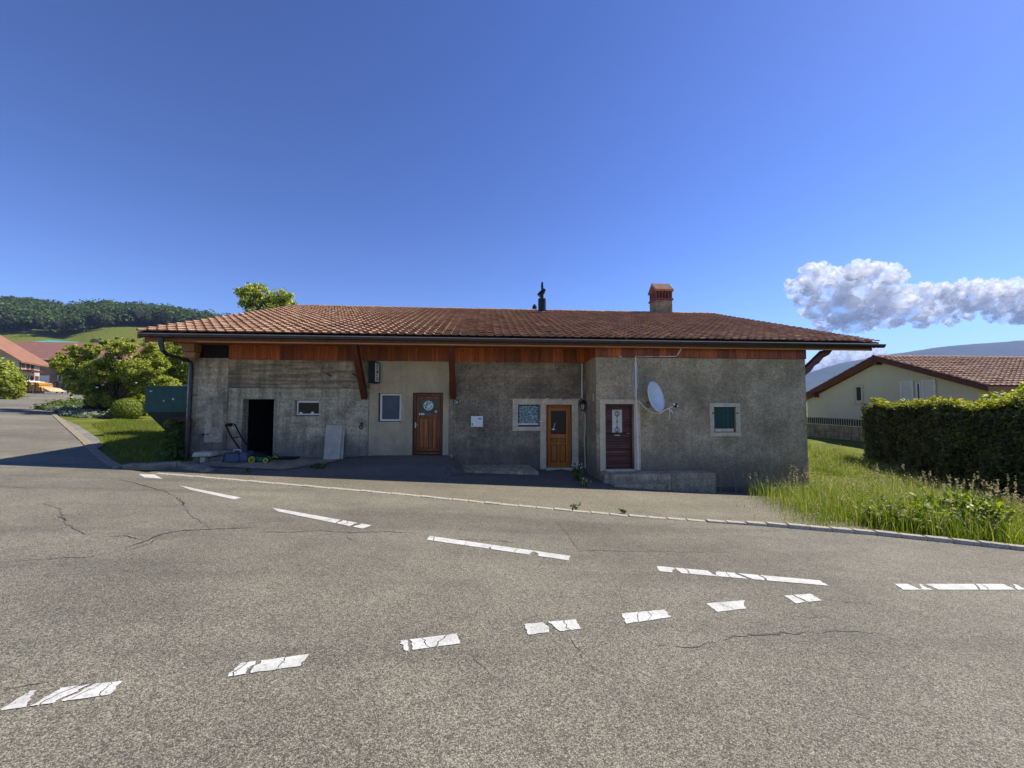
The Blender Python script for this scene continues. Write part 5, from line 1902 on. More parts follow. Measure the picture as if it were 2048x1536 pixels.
# tall stray stalks
sx_, sy_ = scatter([(7.4, 10.2), (9.6, 10.9), (13.2, 8.2), (12.6, 5.2), (9, 6.0)], 150)
sx2, sy2 = rng.uniform(6.6, 9.7, 50), rng.uniform(10.3, 11.0, 50)
sx_ = np.concatenate([sx_, sx2]); sy_ = np.concatenate([sy_, sy2])
V, Fq, tips = blades(sx_, sy_, TER(sx_, sy_), rng.uniform(.5, .95, len(sx_)), rng.uniform(.005, .008, len(sx_)), .22, 4)
mesh_np('grass_stalks', V, Fq, M['seed'], kind='stuff')['label'] = 'long pale grass stalks standing above the verge'
P = np.repeat(tips, 14, 0) + rng.normal(0, 1, (len(tips) * 14, 3)) * np.array([.012, .012, .05])
V, Fq = leaves(P, np.tile([0, -.5, .2], (len(P), 1)), .02, 2.2, 1)
mesh_np('seed_heads', V, Fq, M['seed'], kind='stuff')['label'] = 'feathery heads of the long grass stalks'


def weed(name, label, base, stems, h, leaf, mat, nleaf=26, rad=.2, group=None, cat='plant', flowers=None):
    t = thing(name, label, cat, base, group)
    m = MB()
    P, Nn = [], []
    fl = MB()
    for s_ in range(stems):
        a2 = random.uniform(0, 6.28)
        r2 = rad * math.sqrt(random.random())
        b0 = Vector(base) + Vector((r2 * .5 * math.cos(a2), r2 * .5 * math.sin(a2), -.02))
        e = b0 + Vector((r2 * .8 * math.cos(a2) + random.gauss(0, .03), r2 * .8 * math.sin(a2), h * random.uniform(.55, 1.05)))
        m.tube([b0, b0.lerp(e, .5), e], [.006, .005, .003], 4, False)
        for q in range(nleaf):
            t_ = random.uniform(.1, 1)
            a3 = random.uniform(0, 6.28)
            rr = leaf * .8 * (1.1 - .5 * t_)
            P.append(b0.lerp(e, t_) + Vector((rr * math.cos(a3), rr * math.sin(a3), random.uniform(-.02, .02))))
            Nn.append((math.cos(a3) * .5, math.sin(a3) * .5, .8))
        if flowers:
            fl.ball(e, flowers, 6, 4)
    V, Fq = leaves(np.array([tuple(p) for p in P]), np.array(Nn), leaf, 1.9, .35)
    build('stem', m, M['leaf_mid'], t)
    mesh_np('foliage', V, Fq, mat, t)
    if flowers:
        build('flower', fl, M['petal'], t)
    return t


for k, (px_, py_, hh, lab) in enumerate(((1935, 1070, .8, 'broad bright nettle clump at the kerb nearest the right edge'), (1985, 1078, .7, 'pale leafy weed clump on the kerb beside the nettles'), (1860, 1066, .55, 'low yellow-green weed clump in the tall grass by the kerb'), (1790, 1058, .4, 'small weed clump at the kerb left of the other weeds'))):
    g = G(px_, py_)
    p = Vector((g.x + .05, g.y + .26, 0))
    weed('weed_clump', lab, (p.x, p.y, gz(p.x, p.y)), 40, hh, .062, M['leaf_weed'], 24, .42, 'weeds along the verge kerb')
g = A(1158, 972, 10.75)
weed('roadside_weed', 'tall flowering weed in the corner before the pine door', (g.x, g.y, gf(g.x, g.y)), 9, .52, .05, M['leaf_mid'], 20, .14, flowers=.018)
g = A(1171, 988, 10.2)
weed('roadside_weed', 'small yellow-green weed at the shadow edge before the steps', (g.x, g.y, gf(g.x, g.y)), 10, .22, .045, M['leaf_bright'], 14, .13, flowers=.016)
g = A(634, 946, 11.0)
weed('roadside_weed', 'low dark weed tuft at the foot of the ramp', (g.x, g.y, gf(g.x, g.y)), 14, .12, .05, M['leaf_mid'], 10, .24)
for (px_, py_, lab) in ((494, 946, 'tiny weed at the edge of the concrete pad'), (1155, 1021, 'tiny weed between kerb stones below the pine door'), (1250, 1030, 'tiny weed between kerb stones below the steps')):
    g = G(px_, py_)
    weed('kerb_weed', lab, (g.x, g.y + .05, gz(g.x, g.y) + .05), 6, .08, .03, M['leaf_mid'], 8, .09)

# lawn on the left
lawn = [(-9.3, 11.2), (-10.4, 11.9), (-12.1, 13.4), (-13.4, 14.6), (-15.6, 17.0), (-19.5, 20.6), (-21.5, 24.0), (-17, 24.5), (-9.4, 24), (-9.1, 13), (-9.0, 11.6)]
X, Y = scatter(lawn, 60000)
keep = ~(((Y > 16.5) & (X > -13)))
X, Y = X[keep], Y[keep]
V, Fq, tips = blades(X, Y, gzn(X, Y) - .02, rng.uniform(.05, .16, len(X)), rng.uniform(.008, .016, len(X)), .45, 2)
mesh_np('lawn_grass', V, Fq, M['blade_green'], kind='stuff')['label'] = 'short lawn grass left of the house'
tri = [(G(*p).x, G(*p).y) for p in ((140, 799), (180, 789), (184, 801))]

# ------------------------------------------------------------------ green skip on its trailer
SY = 17.2
sk = thing('skip_trailer', 'green metal skip loaded with rubble on a trailer behind the house corner', 'skip', (-11.4, 18, 0))
s0, s1 = A(291, 774, SY), A(379, 823, SY)
x0, x1, z0, z1 = s0.x, -9.35, s1.z, s0.z
ztop, zbot = z1, z0
m = MB()
t_ = .05
m.box(x0, x1, SY, SY + t_, zbot, ztop).box(x0, x1, SY + 1.75, SY + 1.8, zbot, ztop).box(x0, x0 + t_, SY + t_, SY + 1.75, zbot, ztop).box(x1 - t_, x1, SY + t_, SY + 1.75, zbot, ztop).box(x0 + t_, x1 - t_, SY + t_, SY + 1.75, zbot, zbot + .05)
build('bin', m, M['skip_green'], sk, bevel=.01)
build('rim', frame_rect(MB(), x0 - .03, x1 + .03, 0, 1, 0, 1, .1).__class__().box(x0 - .03, x1 + .03, SY - .04, SY + .05, ztop - .03, ztop + .05).box(x0 - .03, x1 + .03, SY - .03, SY + .04, zbot - .03, zbot + .05), M['skip_green'], sk, bevel=.01)
xs_ = A(334, 868, SY).x
build('hopper', MB().hexa([(xs_, SY + .15, zbot - 1.0), (x1, SY + .15, zbot - 1.0), (x1, SY + 1.6, zbot - 1.0), (xs_, SY + 1.6, zbot - 1.0), (x0 + .05, SY + .02, zbot - .03), (x1, SY + .02, zbot - .03), (x1, SY + 1.75, zbot - .03), (x0 + .05, SY + 1.75, zbot - .03)]), M['skip_dark'], sk, bevel=.01)
build('chassis', MB().box(x0 + 1.0, x1, SY - .1, SY + .02, zbot - .42, zbot - .22).box(xs_ + .1, x1, SY + .2, SY + 1.5, zbot - 1.25, zbot - 1.0), M['skip_red'], sk, bevel=.01)
for xx in (x1 - .65,):
    for yy in (SY - .12, SY + 1.7):
        wl = build('wheel', MB().disc((xx, yy, gz(xx, SY) + .42), .42, (0, 1, 0), .24, 24), M['rubber'], sk, bevel=.03)
        build('rim', MB().disc((xx, yy - .125, gz(xx, SY) + .42), .2, (0, 1, 0), .02, 16), M['skip_dark'], wl)
m = MB()
rs = random.Random(8)
for k in range(60):
    cx, cy = rs.uniform(x0 + .9, x1 - .1), rs.uniform(SY + .1, SY + 1.6)
    s_ = rs.uniform(.1, .24)
    hh = .16 * (1 - ((cx - (x0 + x1) / 2 - .4) / 1.7) ** 2)
    pts = [Vector((rs.uniform(-1, 1), rs.uniform(-1, 1), rs.uniform(-.6, .6))) * s_ for _ in range(8)]
    b0 = [Vector((-1, -1, -.5)), Vector((1, -1, -.5)), Vector((1, 1, -.5)), Vector((-1, 1, -.5)), Vector((-1, -1, .5)), Vector((1, -1, .5)), Vector((1, 1, .5)), Vector((-1, 1, .5))]
    ce = Vector((cx, cy, ztop + max(-.1, hh)))
    m.hexa([ce + q_ * s_ * .6 + p_ * .3 for q_, p_ in zip(b0, pts)])
build('rubble', m, M['rubble'], sk)
m = MB()
for k in range(4):
    cx, cz = rs.uniform(x0 + .2, x1 - .2), rs.uniform(zbot + .15, ztop - .1)
    m.quad(*[(cx + rs.uniform(.02, .09) * math.cos(a2), SY - .003, cz + rs.uniform(.015, .06) * math.sin(a2)) for a2 in np.linspace(0, 6.28, 7)[:-1]])
raw('paint_chips', m, M['white'], sk)

# ------------------------------------------------------------------ houses at the end of the street
wall_white = plaster('white_render', [(.5, .52, .55), (.6, .62, .64), (.66, .68, .7)], .3, 6, .2, .2, (.4, .41, .43), .6, 0, .06)
wall_pink = plaster('pink_brick', [(.24, .15, .12), (.31, .2, .165), (.37, .245, .2)], .3, 8, .25, .3, (.2, .13, .11), .6, 0, .15)
wall_cream = plaster('cream_render', [(.56, .56, .46), (.6, .6, .5), (.62, .62, .52)], .25, 8, .12, .12, (.45, .42, .33), .7, 0, .05, lims=(.68, .71, .74))
tile_far = tiles('orange_far_tile', [(0, (.34, .12, .05)), (1, (.5, .2, .09))], moss=.2)
tile_brown = tiles('brown_far_tile', [(0, (.16, .075, .05)), (1, (.2, .10, .07))], moss=.25)


def P2(px_, py_, Y):
    return A(px_, py_, Y)


def ridged(mat_col, name):
    m, nt, b_ = nodemat(name)
    v = coords(nt)
    wv = N(nt, 'ShaderNodeTexWave', wave_type='BANDS', bands_direction='Z')
    wv.inputs['Scale'].default_value = 1.4
    wv.inputs['Distortion'].default_value = .6
    nt.links.new(v, wv.inputs['Vector'])
    f = noise(nt, v, .9, 6, .7)
    c = ramp(nt, f, [(.3, [x_ * .75 for x_ in mat_col]), (.7, [x_ * 1.25 for x_ in mat_col])])
    c = mix(nt, math_(nt, 'MULTIPLY', wv.outputs['Fac'], .35), c, [x_ * .6 for x_ in mat_col])
    nt.links.new(c, b_.inputs['Base Color'])
    b_.inputs['Roughness'].default_value = .9
    bump(nt, b_, wv.outputs['Fac'], .6, .05)
    return m


# white gabled house: gable faces the street, its long front looks towards the yard
YA = 62.0
ax = A(38, 740, YA).x
zbase = A(38, 779, YA).z
p_ge = A(43, 719, YA)            # near eave corner
p_fe = A(110, 731, YA + 17)      # far eave corner
hA = thing('white_house', 'white gabled house with an orange tiled roof at the end of the street', 'house', (ax - 6, YA + 6, zbase))
WA, LA = 13.0, 15.0
zE = A(38, 722, YA).z
zR = zE + 5.2
dirF = Vector((A(80, 735, YA + 6).x - ax, 6.0, 0))
LF = dirF.length
dirF.normalize()
sideF = Vector((-dirF.y, dirF.x, 0))
def HA(u_, w_, z_):
    return Vector((ax, YA, 0)) + dirF * u_ + sideF * w_ + Vector((0, 0, z_))
m = MB()
m.quad(HA(0, 0, zbase - 1), HA(LF, 0, zbase - 1), HA(LF, 0, zE), HA(0, 0, zE))
m.quad(HA(LF, 0, zbase - 1), HA(LF, WA, zbase - 1), HA(LF, WA, zE), HA(LF, WA / 2, zR), HA(LF, 0, zE))
m.quad(HA(0, WA, zbase - 1), HA(LF, WA, zbase - 1), HA(LF, WA, zE), HA(0, WA, zE))
m.quad(HA(0, 0, zbase - 1), HA(0, WA, zbase - 1), HA(0, WA, zE), HA(0, WA / 2, zR), HA(0, 0, zE))
raw('wall', m, wall_white, hA)
ov = 1.0
sl = (zR - zE) / (WA / 2)
m = MB()
for w0, w1, zz0, zz1 in ((-ov * .5, WA / 2, zE - sl * ov * .5, zR), (WA + ov, WA / 2, zE - sl * ov, zR)):
    a_, b_, c_, d_ = HA(-ov, w0, zz0 + .1), HA(LF + ov * 4, w0, zz0 + .1), HA(LF + ov * 4, w1, zz1 + .1), HA(-ov, w1, zz1 + .1)
    up = Vector((0, 0, .25))
    m.hexa([a_, b_, c_, d_, a_ + up, b_ + up, c_ + up, d_ + up])
build('roof', m, ridged((.28, .13, .075), 'orange_roof'), hA)
for row, (zw0, zw1) in enumerate(((A(45, 735, YA).z, A(45, 722, YA).z), (A(45, 764, YA).z, A(45, 749, YA).z))):
    for k in range(3):
        u0 = .75 + k * 1.5
        f_ = MB()
        a_, b_ = HA(u0, -.04, zw0), HA(u0 + .95, -.04, zw1)
        f_.hexa([HA(u0, -.06, zw0), HA(u0 + .95, -.06, zw0), HA(u0 + .95, -.01, zw0), HA(u0, -.01, zw0), HA(u0, -.06, zw1), HA(u0 + .95, -.06, zw1), HA(u0 + .95, -.01, zw1), HA(u0, -.01, zw1)])
        wi = build('window', f_, simple('window_wood', (.12, .06, .035), .6), hA)
        g_ = MB().hexa([HA(u0 + .10, -.075, zw0 + .15), HA(u0 + .85, -.075, zw0 + .15), HA(u0 + .85, -.061, zw0 + .15), HA(u0 + .10, -.061, zw0 + .15), HA(u0 + .10, -.075, zw1 - .15), HA(u0 + .85, -.075, zw1 - .15), HA(u0 + .85, -.061, zw1 - .15), HA(u0 + .10, -.061, zw1 - .15)])
        build('pane', g_, M['pane_dark'], wi)
zb_ = A(45, 738, YA).z
build('balcony', MB().hexa([HA(.6, -1.0, zb_ - .25), HA(5.0, -1.0, zb_ - .25), HA(5.0, 0, zb_ - .25), HA(.6, 0, zb_ - .25), HA(.6, -1.0, zb_), HA(5.0, -1.0, zb_), HA(5.0, 0, zb_), HA(.6, 0, zb_)]), M['brace'], hA)
u0 = 5.4
dz0 = zbase
build('door', MB().hexa([HA(u0, -.06, dz0), HA(u0 + 1.2, -.06, dz0), HA(u0 + 1.2, -.01, dz0), HA(u0, -.01, dz0), HA(u0, -.06, dz0 + 2.3), HA(u0 + 1.2, -.06, dz0 + 2.3), HA(u0 + 1.2, -.01, dz0 + 2.3), HA(u0, -.01, dz0 + 2.3)]), M['door_c'], hA)
build('downpipe', MB().tube([HA(-.05, -.12, zbase - .5), HA(-.05, -.12, zE)], .09, 8), M['gutter'], hA)

# pink brick barn behind
YBn = 84.0
bx0, bx1 = A(60, 740, YBn).x, A(240, 740, YBn).x
zb1 = A(120, 780, YBn).z
ze1 = A(120, 718, YBn).z
zr1 = A(120, 687, YBn + 9).z
hB = thing('brick_barn', 'pinkish brick barn with a wide brown roof beyond the white house', 'barn', (bx0, YBn + 8, zb1))
m = MB()
m.quad((bx0 - 12, YBn, zb1 - 2), (bx1, YBn, zb1 - 2), (bx1, YBn, ze1), (bx0 - 12, YBn, ze1))
m.quad((bx1, YBn, zb1 - 2), (bx1, YBn + 18, zb1 - 2), (bx1, YBn + 18, ze1), (bx1, YBn + 9, zr1), (bx1, YBn, ze1))
m.quad((bx0 - 12, YBn + 18, zb1 - 2), (bx1, YBn + 18, zb1 - 2), (bx1, YBn + 18, ze1), (bx0 - 12, YBn + 18, ze1))
m.quad((bx0 - 12, YBn, zb1 - 2), (bx0 - 12, YBn + 18, zb1 - 2), (bx0 - 12, YBn + 18, ze1), (bx0 - 12, YBn + 9, zr1), (bx0 - 12, YBn, ze1))
raw('wall', m, wall_pink, hB)
m = MB()
up = Vector((0, 0, .3))
for ya, za, yb, zb2 in ((YBn - 1.2, ze1 - .4, YBn + 9, zr1), (YBn + 19.2, ze1 - .4, YBn + 9, zr1)):
    q4 = [Vector((bx0 - 13, ya, za)), Vector((bx1 + 1, ya, za)), Vector((bx1 + 1, yb, zb2)), Vector((bx0 - 13, yb, zb2))]
    m.hexa(q4 + [v_ + up for v_ in q4])
build('roof', m, ridged((.24, .105, .075), 'brown_roof'), hB)
build('gutter', MB().tube([(bx0 - 13, YBn - 1.3, ze1 - .25), (bx1 + 1, YBn - 1.3, ze1 - .25)], .12, 8), M['stone'], hB)
a_, b_ = A(80, 766, YBn), A(100, 751, YBn)
build('garage_door', MB().box(a_.x, b_.x, YBn - .08, YBn - .01, a_.z, b_.z), M['white'], hB, bevel=.02)
a_, b_ = A(115, 765, YBn), A(126, 749, YBn)
wn_ = build('window', frame_rect(MB(), a_.x, b_.x, a_.z, b_.z, YBn - .1, YBn - .01, .2), M['stone'], hB)
build('pane', MB().box(a_.x + .2, b_.x - .2, YBn - .06, YBn - .03, a_.z + .2, b_.z - .2), M['pane_dark'], wn_)
rr_ = (b_.x - a_.x) / 2
build('arch', MB().tube([((a_.x + b_.x) / 2 + rr_ * math.cos(t), YBn - .08, b_.z + .1 + rr_ * .6 * math.sin(t)) for t in np.linspace(0, math.pi, 9)], .15, 6), M['stone'], hB)
a_, b_ = A(149, 780, YBn), A(156, 762, YBn)
build('door', MB().box(a_.x, b_.x, YBn - .08, YBn - .01, a_.z, b_.z), M['door_c'], hB)
# teal-roofed shed
YC = 112
a_, b_ = A(62, 686, YC), A(119, 681, YC)
hC = thing('teal_shed', 'long shed with a bright teal roof behind the barn', 'shed', (a_.x, YC, 10))
gzc = float(TER((a_.x + b_.x) / 2, YC))
build('wall', MB().box(a_.x + .4, b_.x - .4, YC + .5, YC + 8, gzc - 2, a_.z), wall_cream, hC)
build('roof', MB().hexa([(a_.x, YC, a_.z), (b_.x, YC, a_.z - .4), (b_.x, YC + 9, a_.z), (a_.x, YC + 9, a_.z + .3), (a_.x, YC, a_.z + .3), (b_.x, YC, a_.z - .1), (b_.x, YC + 4.5, a_.z + 1.1), (a_.x, YC + 4.5, a_.z + 1.5)]), M['teal'], hC)

# stacked orange formwork in the yard
YF = 57.0
zf_ = lambda X_: A(60, 781, YF).z
rs = random.Random(2)
grp = 'stacks of orange formwork in the yard'
for k, (pxc, wpx, nl, lab) in enumerate(((43, 8, 5, 'orange formwork stack nearest the dark bush'), (58, 9, 7, 'tallest orange formwork stack with white sheets on top'), (72, 9, 6, 'orange formwork stack in front of the house door'), (83, 6, 3, 'low orange formwork stack right of the tall ones'))):
    c_ = A(pxc, 781, YF)
    hw = wpx * (YF - 4) / F / 2
    sf = thing('formwork_stack', lab, 'formwork', (c_.x, YF, c_.z), grp)
    zz = float(TER(c_.x, YF)) + .0
    hh = (A(pxc, 781, YF).z - A(pxc, 784.5, YF).z) * .85
    zz = A(pxc, 781, YF).z - .1
    build('bearer', MB().box(c_.x - hw, c_.x + hw, YF - .05, YF + .15, zz - .25, zz), M['brace'], sf)
    for q_ in range(nl):
        dx = rs.uniform(-.15, .15)
        build('panel', MB().box(c_.x - hw + dx, c_.x + hw + dx, YF - .1, YF + 1.6, zz + .03, zz + hh - .06).box(c_.x - hw * .7 + dx, c_.x - hw * .5 + dx, YF - .05, YF + 1.5, zz + hh - .06, zz + hh + .03), M['orange'] if (q_ < nl - 1 or k not in (1,)) else M['white'], sf)
        zz += hh
    build('strap', MB().box(c_.x - .05, c_.x + .05, YF - .13, YF - .105, zz - nl * hh, zz), M['brace'], sf)
c_ = A(92, 779, YF + 1)
tag(build('timber_pile', MB().hexa([(c_.x - 1.2, YF, c_.z - .3), (c_.x + 1.7, YF, c_.z - .3), (c_.x + 1.7, YF + 2, c_.z - .3), (c_.x - 1.2, YF + 2, c_.z - .3), (c_.x - 1.0, YF + .1, c_.z + .55), (c_.x + .6, YF + .1, c_.z + .25), (c_.x + 1.0, YF + 1.8, c_.z + .2), (c_.x - 1.0, YF + 1.8, c_.z + .5)]), simple('sand_wood', (.45, .36, .19), .8, 0, .3, 4), bevel=.05), 'low pale pile of planks right of the orange formwork', 'wood pile')
# rack frame by the barn
c0, c1 = A(113, 780, YF + 6), A(136, 762, YF + 6)
rk = thing('steel_rack', 'dark steel rack standing before the barn window', 'rack', (c0.x, YF + 6, c0.z))
for xx in (c0.x, (c0.x + c1.x) / 2, c1.x):
    build('post', MB().box(xx - .06, xx + .06, YF + 6, YF + 6.12, c0.z - .5, c1.z), M['black_metal'], rk)
build('shelf', MB().box(c0.x - .3, c1.x + .2, YF + 5.9, YF + 7, c1.z - .35, c1.z - .22), M['black_metal'], rk)
build('shelf', MB().box(c0.x - .1, c1.x + .1, YF + 5.9, YF + 7, c0.z + .3, c0.z + .42), M['black_metal'], rk)

# yellow and black bollards, white post
for k, (px_, py_, lab) in enumerate(((36, 796, 'yellow and black striped bollard at the left grass edge'), (142, 799, 'yellow and black striped bollard on the tip of the grass triangle'))):
    g = G(px_, py_)
    hgt = 10.5 * (g.x * math.sin(YAW) + g.y * math.cos(YAW)) / F
    bo = thing('striped_bollard', lab, 'bollard', g, 'striped bollards at the yard entrance')
    for q_ in range(4):
        build('band', MB().tube([(g.x, g.y, g.z - .1 + hgt * q_ / 4), (g.x, g.y, g.z - .1 + hgt * (q_ + 1) / 4)], .11, 10), M['black'] if q_ % 2 else M['yellow'], bo)
    build('cap', MB().ball((g.x, g.y, g.z - .1 + hgt), .12, 10, 6), M['black'], bo)
g = A(182, 798, 42)
zg2 = float(TER(g.x, 42))
pw = thing('white_post', 'thin white marker post on the grass beside the fruit tree', 'post', (g.x, 42, zg2))
build('shaft', MB().tube([(g.x, 42, zg2), (g.x, 42, A(182, 778, 42).z)], .06, 8), M['white'], pw)
build('cap', MB().ball((g.x, 42, A(182, 778, 42).z), .07, 8, 5), M['white'], pw)

# ------------------------------------------------------------------ neighbour's house on the right
NX_ = 25.2
RYN, RZN = 23.2, 4.58
nh = thing('neighbour_house', 'cream gabled house with a tiled roof beyond the hedge', 'house', (30, 23, -1))
eYn, eZn = 17.6, RZN - 5.6 * .385
eYf, eZf = 29.4, RZN - 6.2 * .43
XE = 41.0
def nz(y_):
    return RZN - (RYN - y_) * .385 - .32 if y_ < RYN else RZN - (y_ - RYN) * .43 - .32
WX = NX_ + .45
m = MB()
m.quad((WX, 18.3, -2.5), (WX, 29.0, -2.5), (WX, 29.0, nz(29.0)), (WX, RYN, nz(RYN)), (WX, 18.3, nz(18.3)))
m.quad((WX, 18.3, -2.5), (XE - .5, 18.3, -2.5), (XE - .5, 18.3, nz(18.3)), (WX, 18.3, nz(18.3)))
m.quad((XE - .5, 18.3, -2.5), (XE - .5, 29.0, -2.5), (XE - .5, 29.0, nz(29)), (XE - .5, RYN, nz(RYN)), (XE - .5, 18.3, nz(18.3)))
m.quad((WX, 29.0, -2.5), (XE - .5, 29.0, -2.5), (XE - .5, 29.0, nz(29)), (WX, 29, nz(29)))
raw('wall', m, wall_cream, nh)
m = MB()
m.prism([(NX_, eYn, eZn), (NX_, RYN, RZN), (NX_, eYf, eZf), (NX_, eYf, eZf - .22), (NX_, RYN, RZN - .24), (NX_, eYn, eZn - .22)], (XE - NX_, 0, 0))
nroof = build('roof', m, M['timber'], nh)
nsl_ = math.hypot(RYN - eYn, RZN - eZn)
nrow = 15
tile_field(nroof, NX_ - .02, XE, eYn - .05, eZn + .01, .385, .31, nsl_ / nrow, nrow, M['tile_n'], set(range(4, 15)), set(range(0, 26)))
tile_field(nroof, NX_ - .02, XE, eYf + .05, eZf + .01, .43, .31, math.hypot(eYf - RYN, RZN - eZf) / nrow, nrow, M['tile_n'], set(), sign=-1)
x = NX_ - .03
while x < XE - .1:
    o = bpy.data.objects.new('ridge_tile', rme)
    COL.objects.link(o)
    o.parent = nroof
    o.location = (x, RYN, RZN + .03)
    o.rotation_euler = (0, random.uniform(-.01, .01), 0)
    x += .385
m = MB()
m.prism([(NX_ - .03, eYn - .02, eZn + .02), (NX_ - .03, RYN, RZN + .02), (NX_ - .03, RYN, RZN - .26), (NX_ - .03, eYn - .02, eZn - .26)], (.04, 0, 0))
m.prism([(NX_ - .03, eYf + .02, eZf + .02), (NX_ - .03, RYN, RZN + .02), (NX_ - .03, RYN, RZN - .26), (NX_ - .03, eYf + .02, eZf - .26)], (.04, 0, 0))
build('verge_board', m, M['brace'], nroof)
for yy in (28.0, RYN):
    zz = nz(yy) + .1
    build('purlin', MB().box(NX_ + .03, WX + .3, yy - .12, yy + .12, zz - .32, zz - .02), M['brace'], nh)
# small window
q0, q1 = AX(1708, 770, WX), AX(1728, 806, WX)
yw0, yw1, zw0, zw1 = q1.y, q0.y, q1.z, q0.z
def frameX(X_, y0_, y1_, z0_, z1_, w_, d_):
    m_ = MB()
    m_.box(X_ - d_, X_ + .02, y0_, y0_ + w_, z0_, z1_).box(X_ - d_, X_ + .02, y1_ - w_, y1_, z0_, z1_)
    m_.box(X_ - d_, X_ + .02, y0_ + w_, y1_ - w_, z1_ - w_, z1_).box(X_ - d_, X_ + .02, y0_ + w_, y1_ - w_, z0_, z0_ + w_)
    return m_
wnn = build('window', frameX(WX, yw0, yw1, zw0, zw1, .10, .05), M['stone'], nh, bevel=.01)
build('frame', frameX(WX, yw0 + .11, yw1 - .11, zw0 + .11, zw1 - .11, .05, .02), M['white'], wnn)
build('pane', MB().box(WX - .008, WX - .002, yw0 + .16, yw1 - .16, zw0 + .16, zw1 - .16), M['pane_dark'], wnn)
build('sill', MB().box(WX - .12, WX + .02, yw0 - .05, yw1 + .05, zw0 - .08, zw0 - .004), M['stone'], wnn, bevel=.01)
# pair of white louvred shutters
for (pa, pb_) in (((1802, 763), (1830, 812)), ((1845, 760), (1875, 812))):
    q0, q1 = AX(*pa, WX), AX(*pb_, WX)
    y0_, y1_, z1_ = q1.y, q0.y, q0.z
    z0_ = z1_ - 1.35
    shn = build('shutter', frameX(WX - .05, y0_, y1_, z0_, z1_, .08, .04), M['white'], nh, bevel=.006)
    nl = 15
    for k in range(nl):
        zc = z0_ + .1 + (z1_ - z0_ - .2) * (k + .5) / nl
        build('slat', MB().beam((WX - .065, y0_ + .08, zc), (WX - .065, y1_ - .08, zc), .055, .012, (.7, 0, 1)), M['white'], shn)
    build('shutter_back', MB().box(WX - .045, WX - .03, y0_ + .02, y1_ - .02, z0_ + .02, z1_ - .02), M['white'], shn)
q0, q1 = AX(1831, 765, WX), AX(1844, 812, WX)
wn2 = build('window', frameX(WX, q1.y + .02, q0.y - .02, q0.z - 1.3, q0.z, .07, .02), M['white'], nh)
build('pane', MB().box(WX - .01, WX - .004, q1.y + .1, q0.y - .1, q0.z - 1.22, q0.z - .08), M['pane_blue'], wn2)

# railing fence on a low stone wall in front of the neighbour's gable
FX = 22.6
fy0, fy1 = 17.0, 29.5
gzf = AX(1660, 866, FX).z
zrail = AX(1660, 836, FX).z
zmid = AX(1660, 850, FX).z
fn = thing('railing_fence', 'grey railing with thin uprights on a low stone wall by the cream house', 'fence', (FX, 24, gzf))
build('rail', MB().box(FX - .03, FX + .03, fy0, fy1, zrail - .03, zrail), M['kerb_dark'], fn)
build('rail', MB().box(FX - .03, FX + .03, fy0, fy1, zmid, zmid + .04), M['steel'], fn)
bme = None
k = 0
y = fy0
while y < fy1:
    if bme is None:
        o = build('baluster', MB().box(-.03, .03, -.03, .03, 0, zrail - .03 - zmid - .04), M['black_metal'], fn)
        bme = o
    else:
        o = bme.copy(); COL.objects.link(o)
        o.parent = fn
        o.matrix_parent_inverse = bme.matrix_parent_inverse.copy()
    o.location = (FX, y, zmid + .04)
    y += .16
m = MB()
rs = random.Random(4)
y = fy0
while y < fy1:
    wv = rs.uniform(.25, .5)
    for row in range(2):
        hh = (zmid - gzf + .3) / 2
        m.box(FX - .12 - rs.uniform(0, .05), FX + .1, y + .012, y + wv - .012, gzf - .3 + row * hh + .01, gzf - .3 + (row + 1) * hh - .01)
    y += wv
wo = build('stone_course', m, M['kerb_dark'], fn, bevel=.02)
wo['kind'] = 'stuff'

# ------------------------------------------------------------------ far wood on the hill
def blob_trees(spots, mat_leaf, mat_core, name, per=130, leaf=.9):
    Ps, Ns = [], []
    cv, cf = [], []
    off = 0
    for (x_, y_, z_, r_, hh) in spots:
        nl = rng.integers(3, 6)
        for q_ in range(nl):
            c = np.array([x_ + rng.normal(0, r_ * .4), y_ + rng.normal(0, r_ * .4), z_ + hh * rng.uniform(.3, .85)])
            rr = r_ * rng.uniform(.45, .75)
            d = rng.normal(0, 1, (per // nl, 3)); d[:, 2] = np.abs(d[:, 2]) * 1.3 - .55
            d /= np.linalg.norm(d, axis=1, keepdims=True)
            Ps.append(c + d * rr * rng.uniform(.8, 1.1, (len(d), 1)) * np.array([1, 1, .9])); Ns.append(d)
    P_ = np.concatenate(Ps); N_ = np.concatenate(Ns)
    V_, F_ = leaves(P_, N_, leaf, 1.3, .5)
    return V_, F_


spots = []
cores = MB()
tries = 0
while len(spots) < 2200 and tries < 40000:
    tries += 1
    d = random.uniform(225, 372)
    px_ = random.uniform(-420, 760)
    l = (px_ - 1024) / F * d
    x_ = l * math.cos(YAW) + d * math.sin(YAW); y_ = -l * math.sin(YAW) + d * math.cos(YAW)
    # lower edge of the wood
    low = np.interp(px_, [-500, -100, 20, 60, 120, 170, 200, 215, 300, 420, 800], [226, 226, 232, 232, 228, 232, 246, 262, 266, 256, 250])
    if d < low:
        continue
    r_ = random.choice([random.uniform(3, 5), random.uniform(4.5, 8.2)])
    spots.append((x_, y_, float(TER(x_, y_)), r_, random.uniform(8, 12) + r_ * .5))
V, Fq = blob_trees(spots, None, None, 'wood', 160, 1.25)
M['leaf_far'] = leafmat('leaf_far', [(0, (0.03, 0.0609, 0.0168)), (.5, (0.06, 0.1015, 0.024)), (1, (0.1125, 0.1522, 0.0384))], .25, .8)
fw = mesh_np('far_wood', V, Fq, M['leaf_far'], kind='stuff')
fw['label'] = 'dark wooded hill above the meadow'
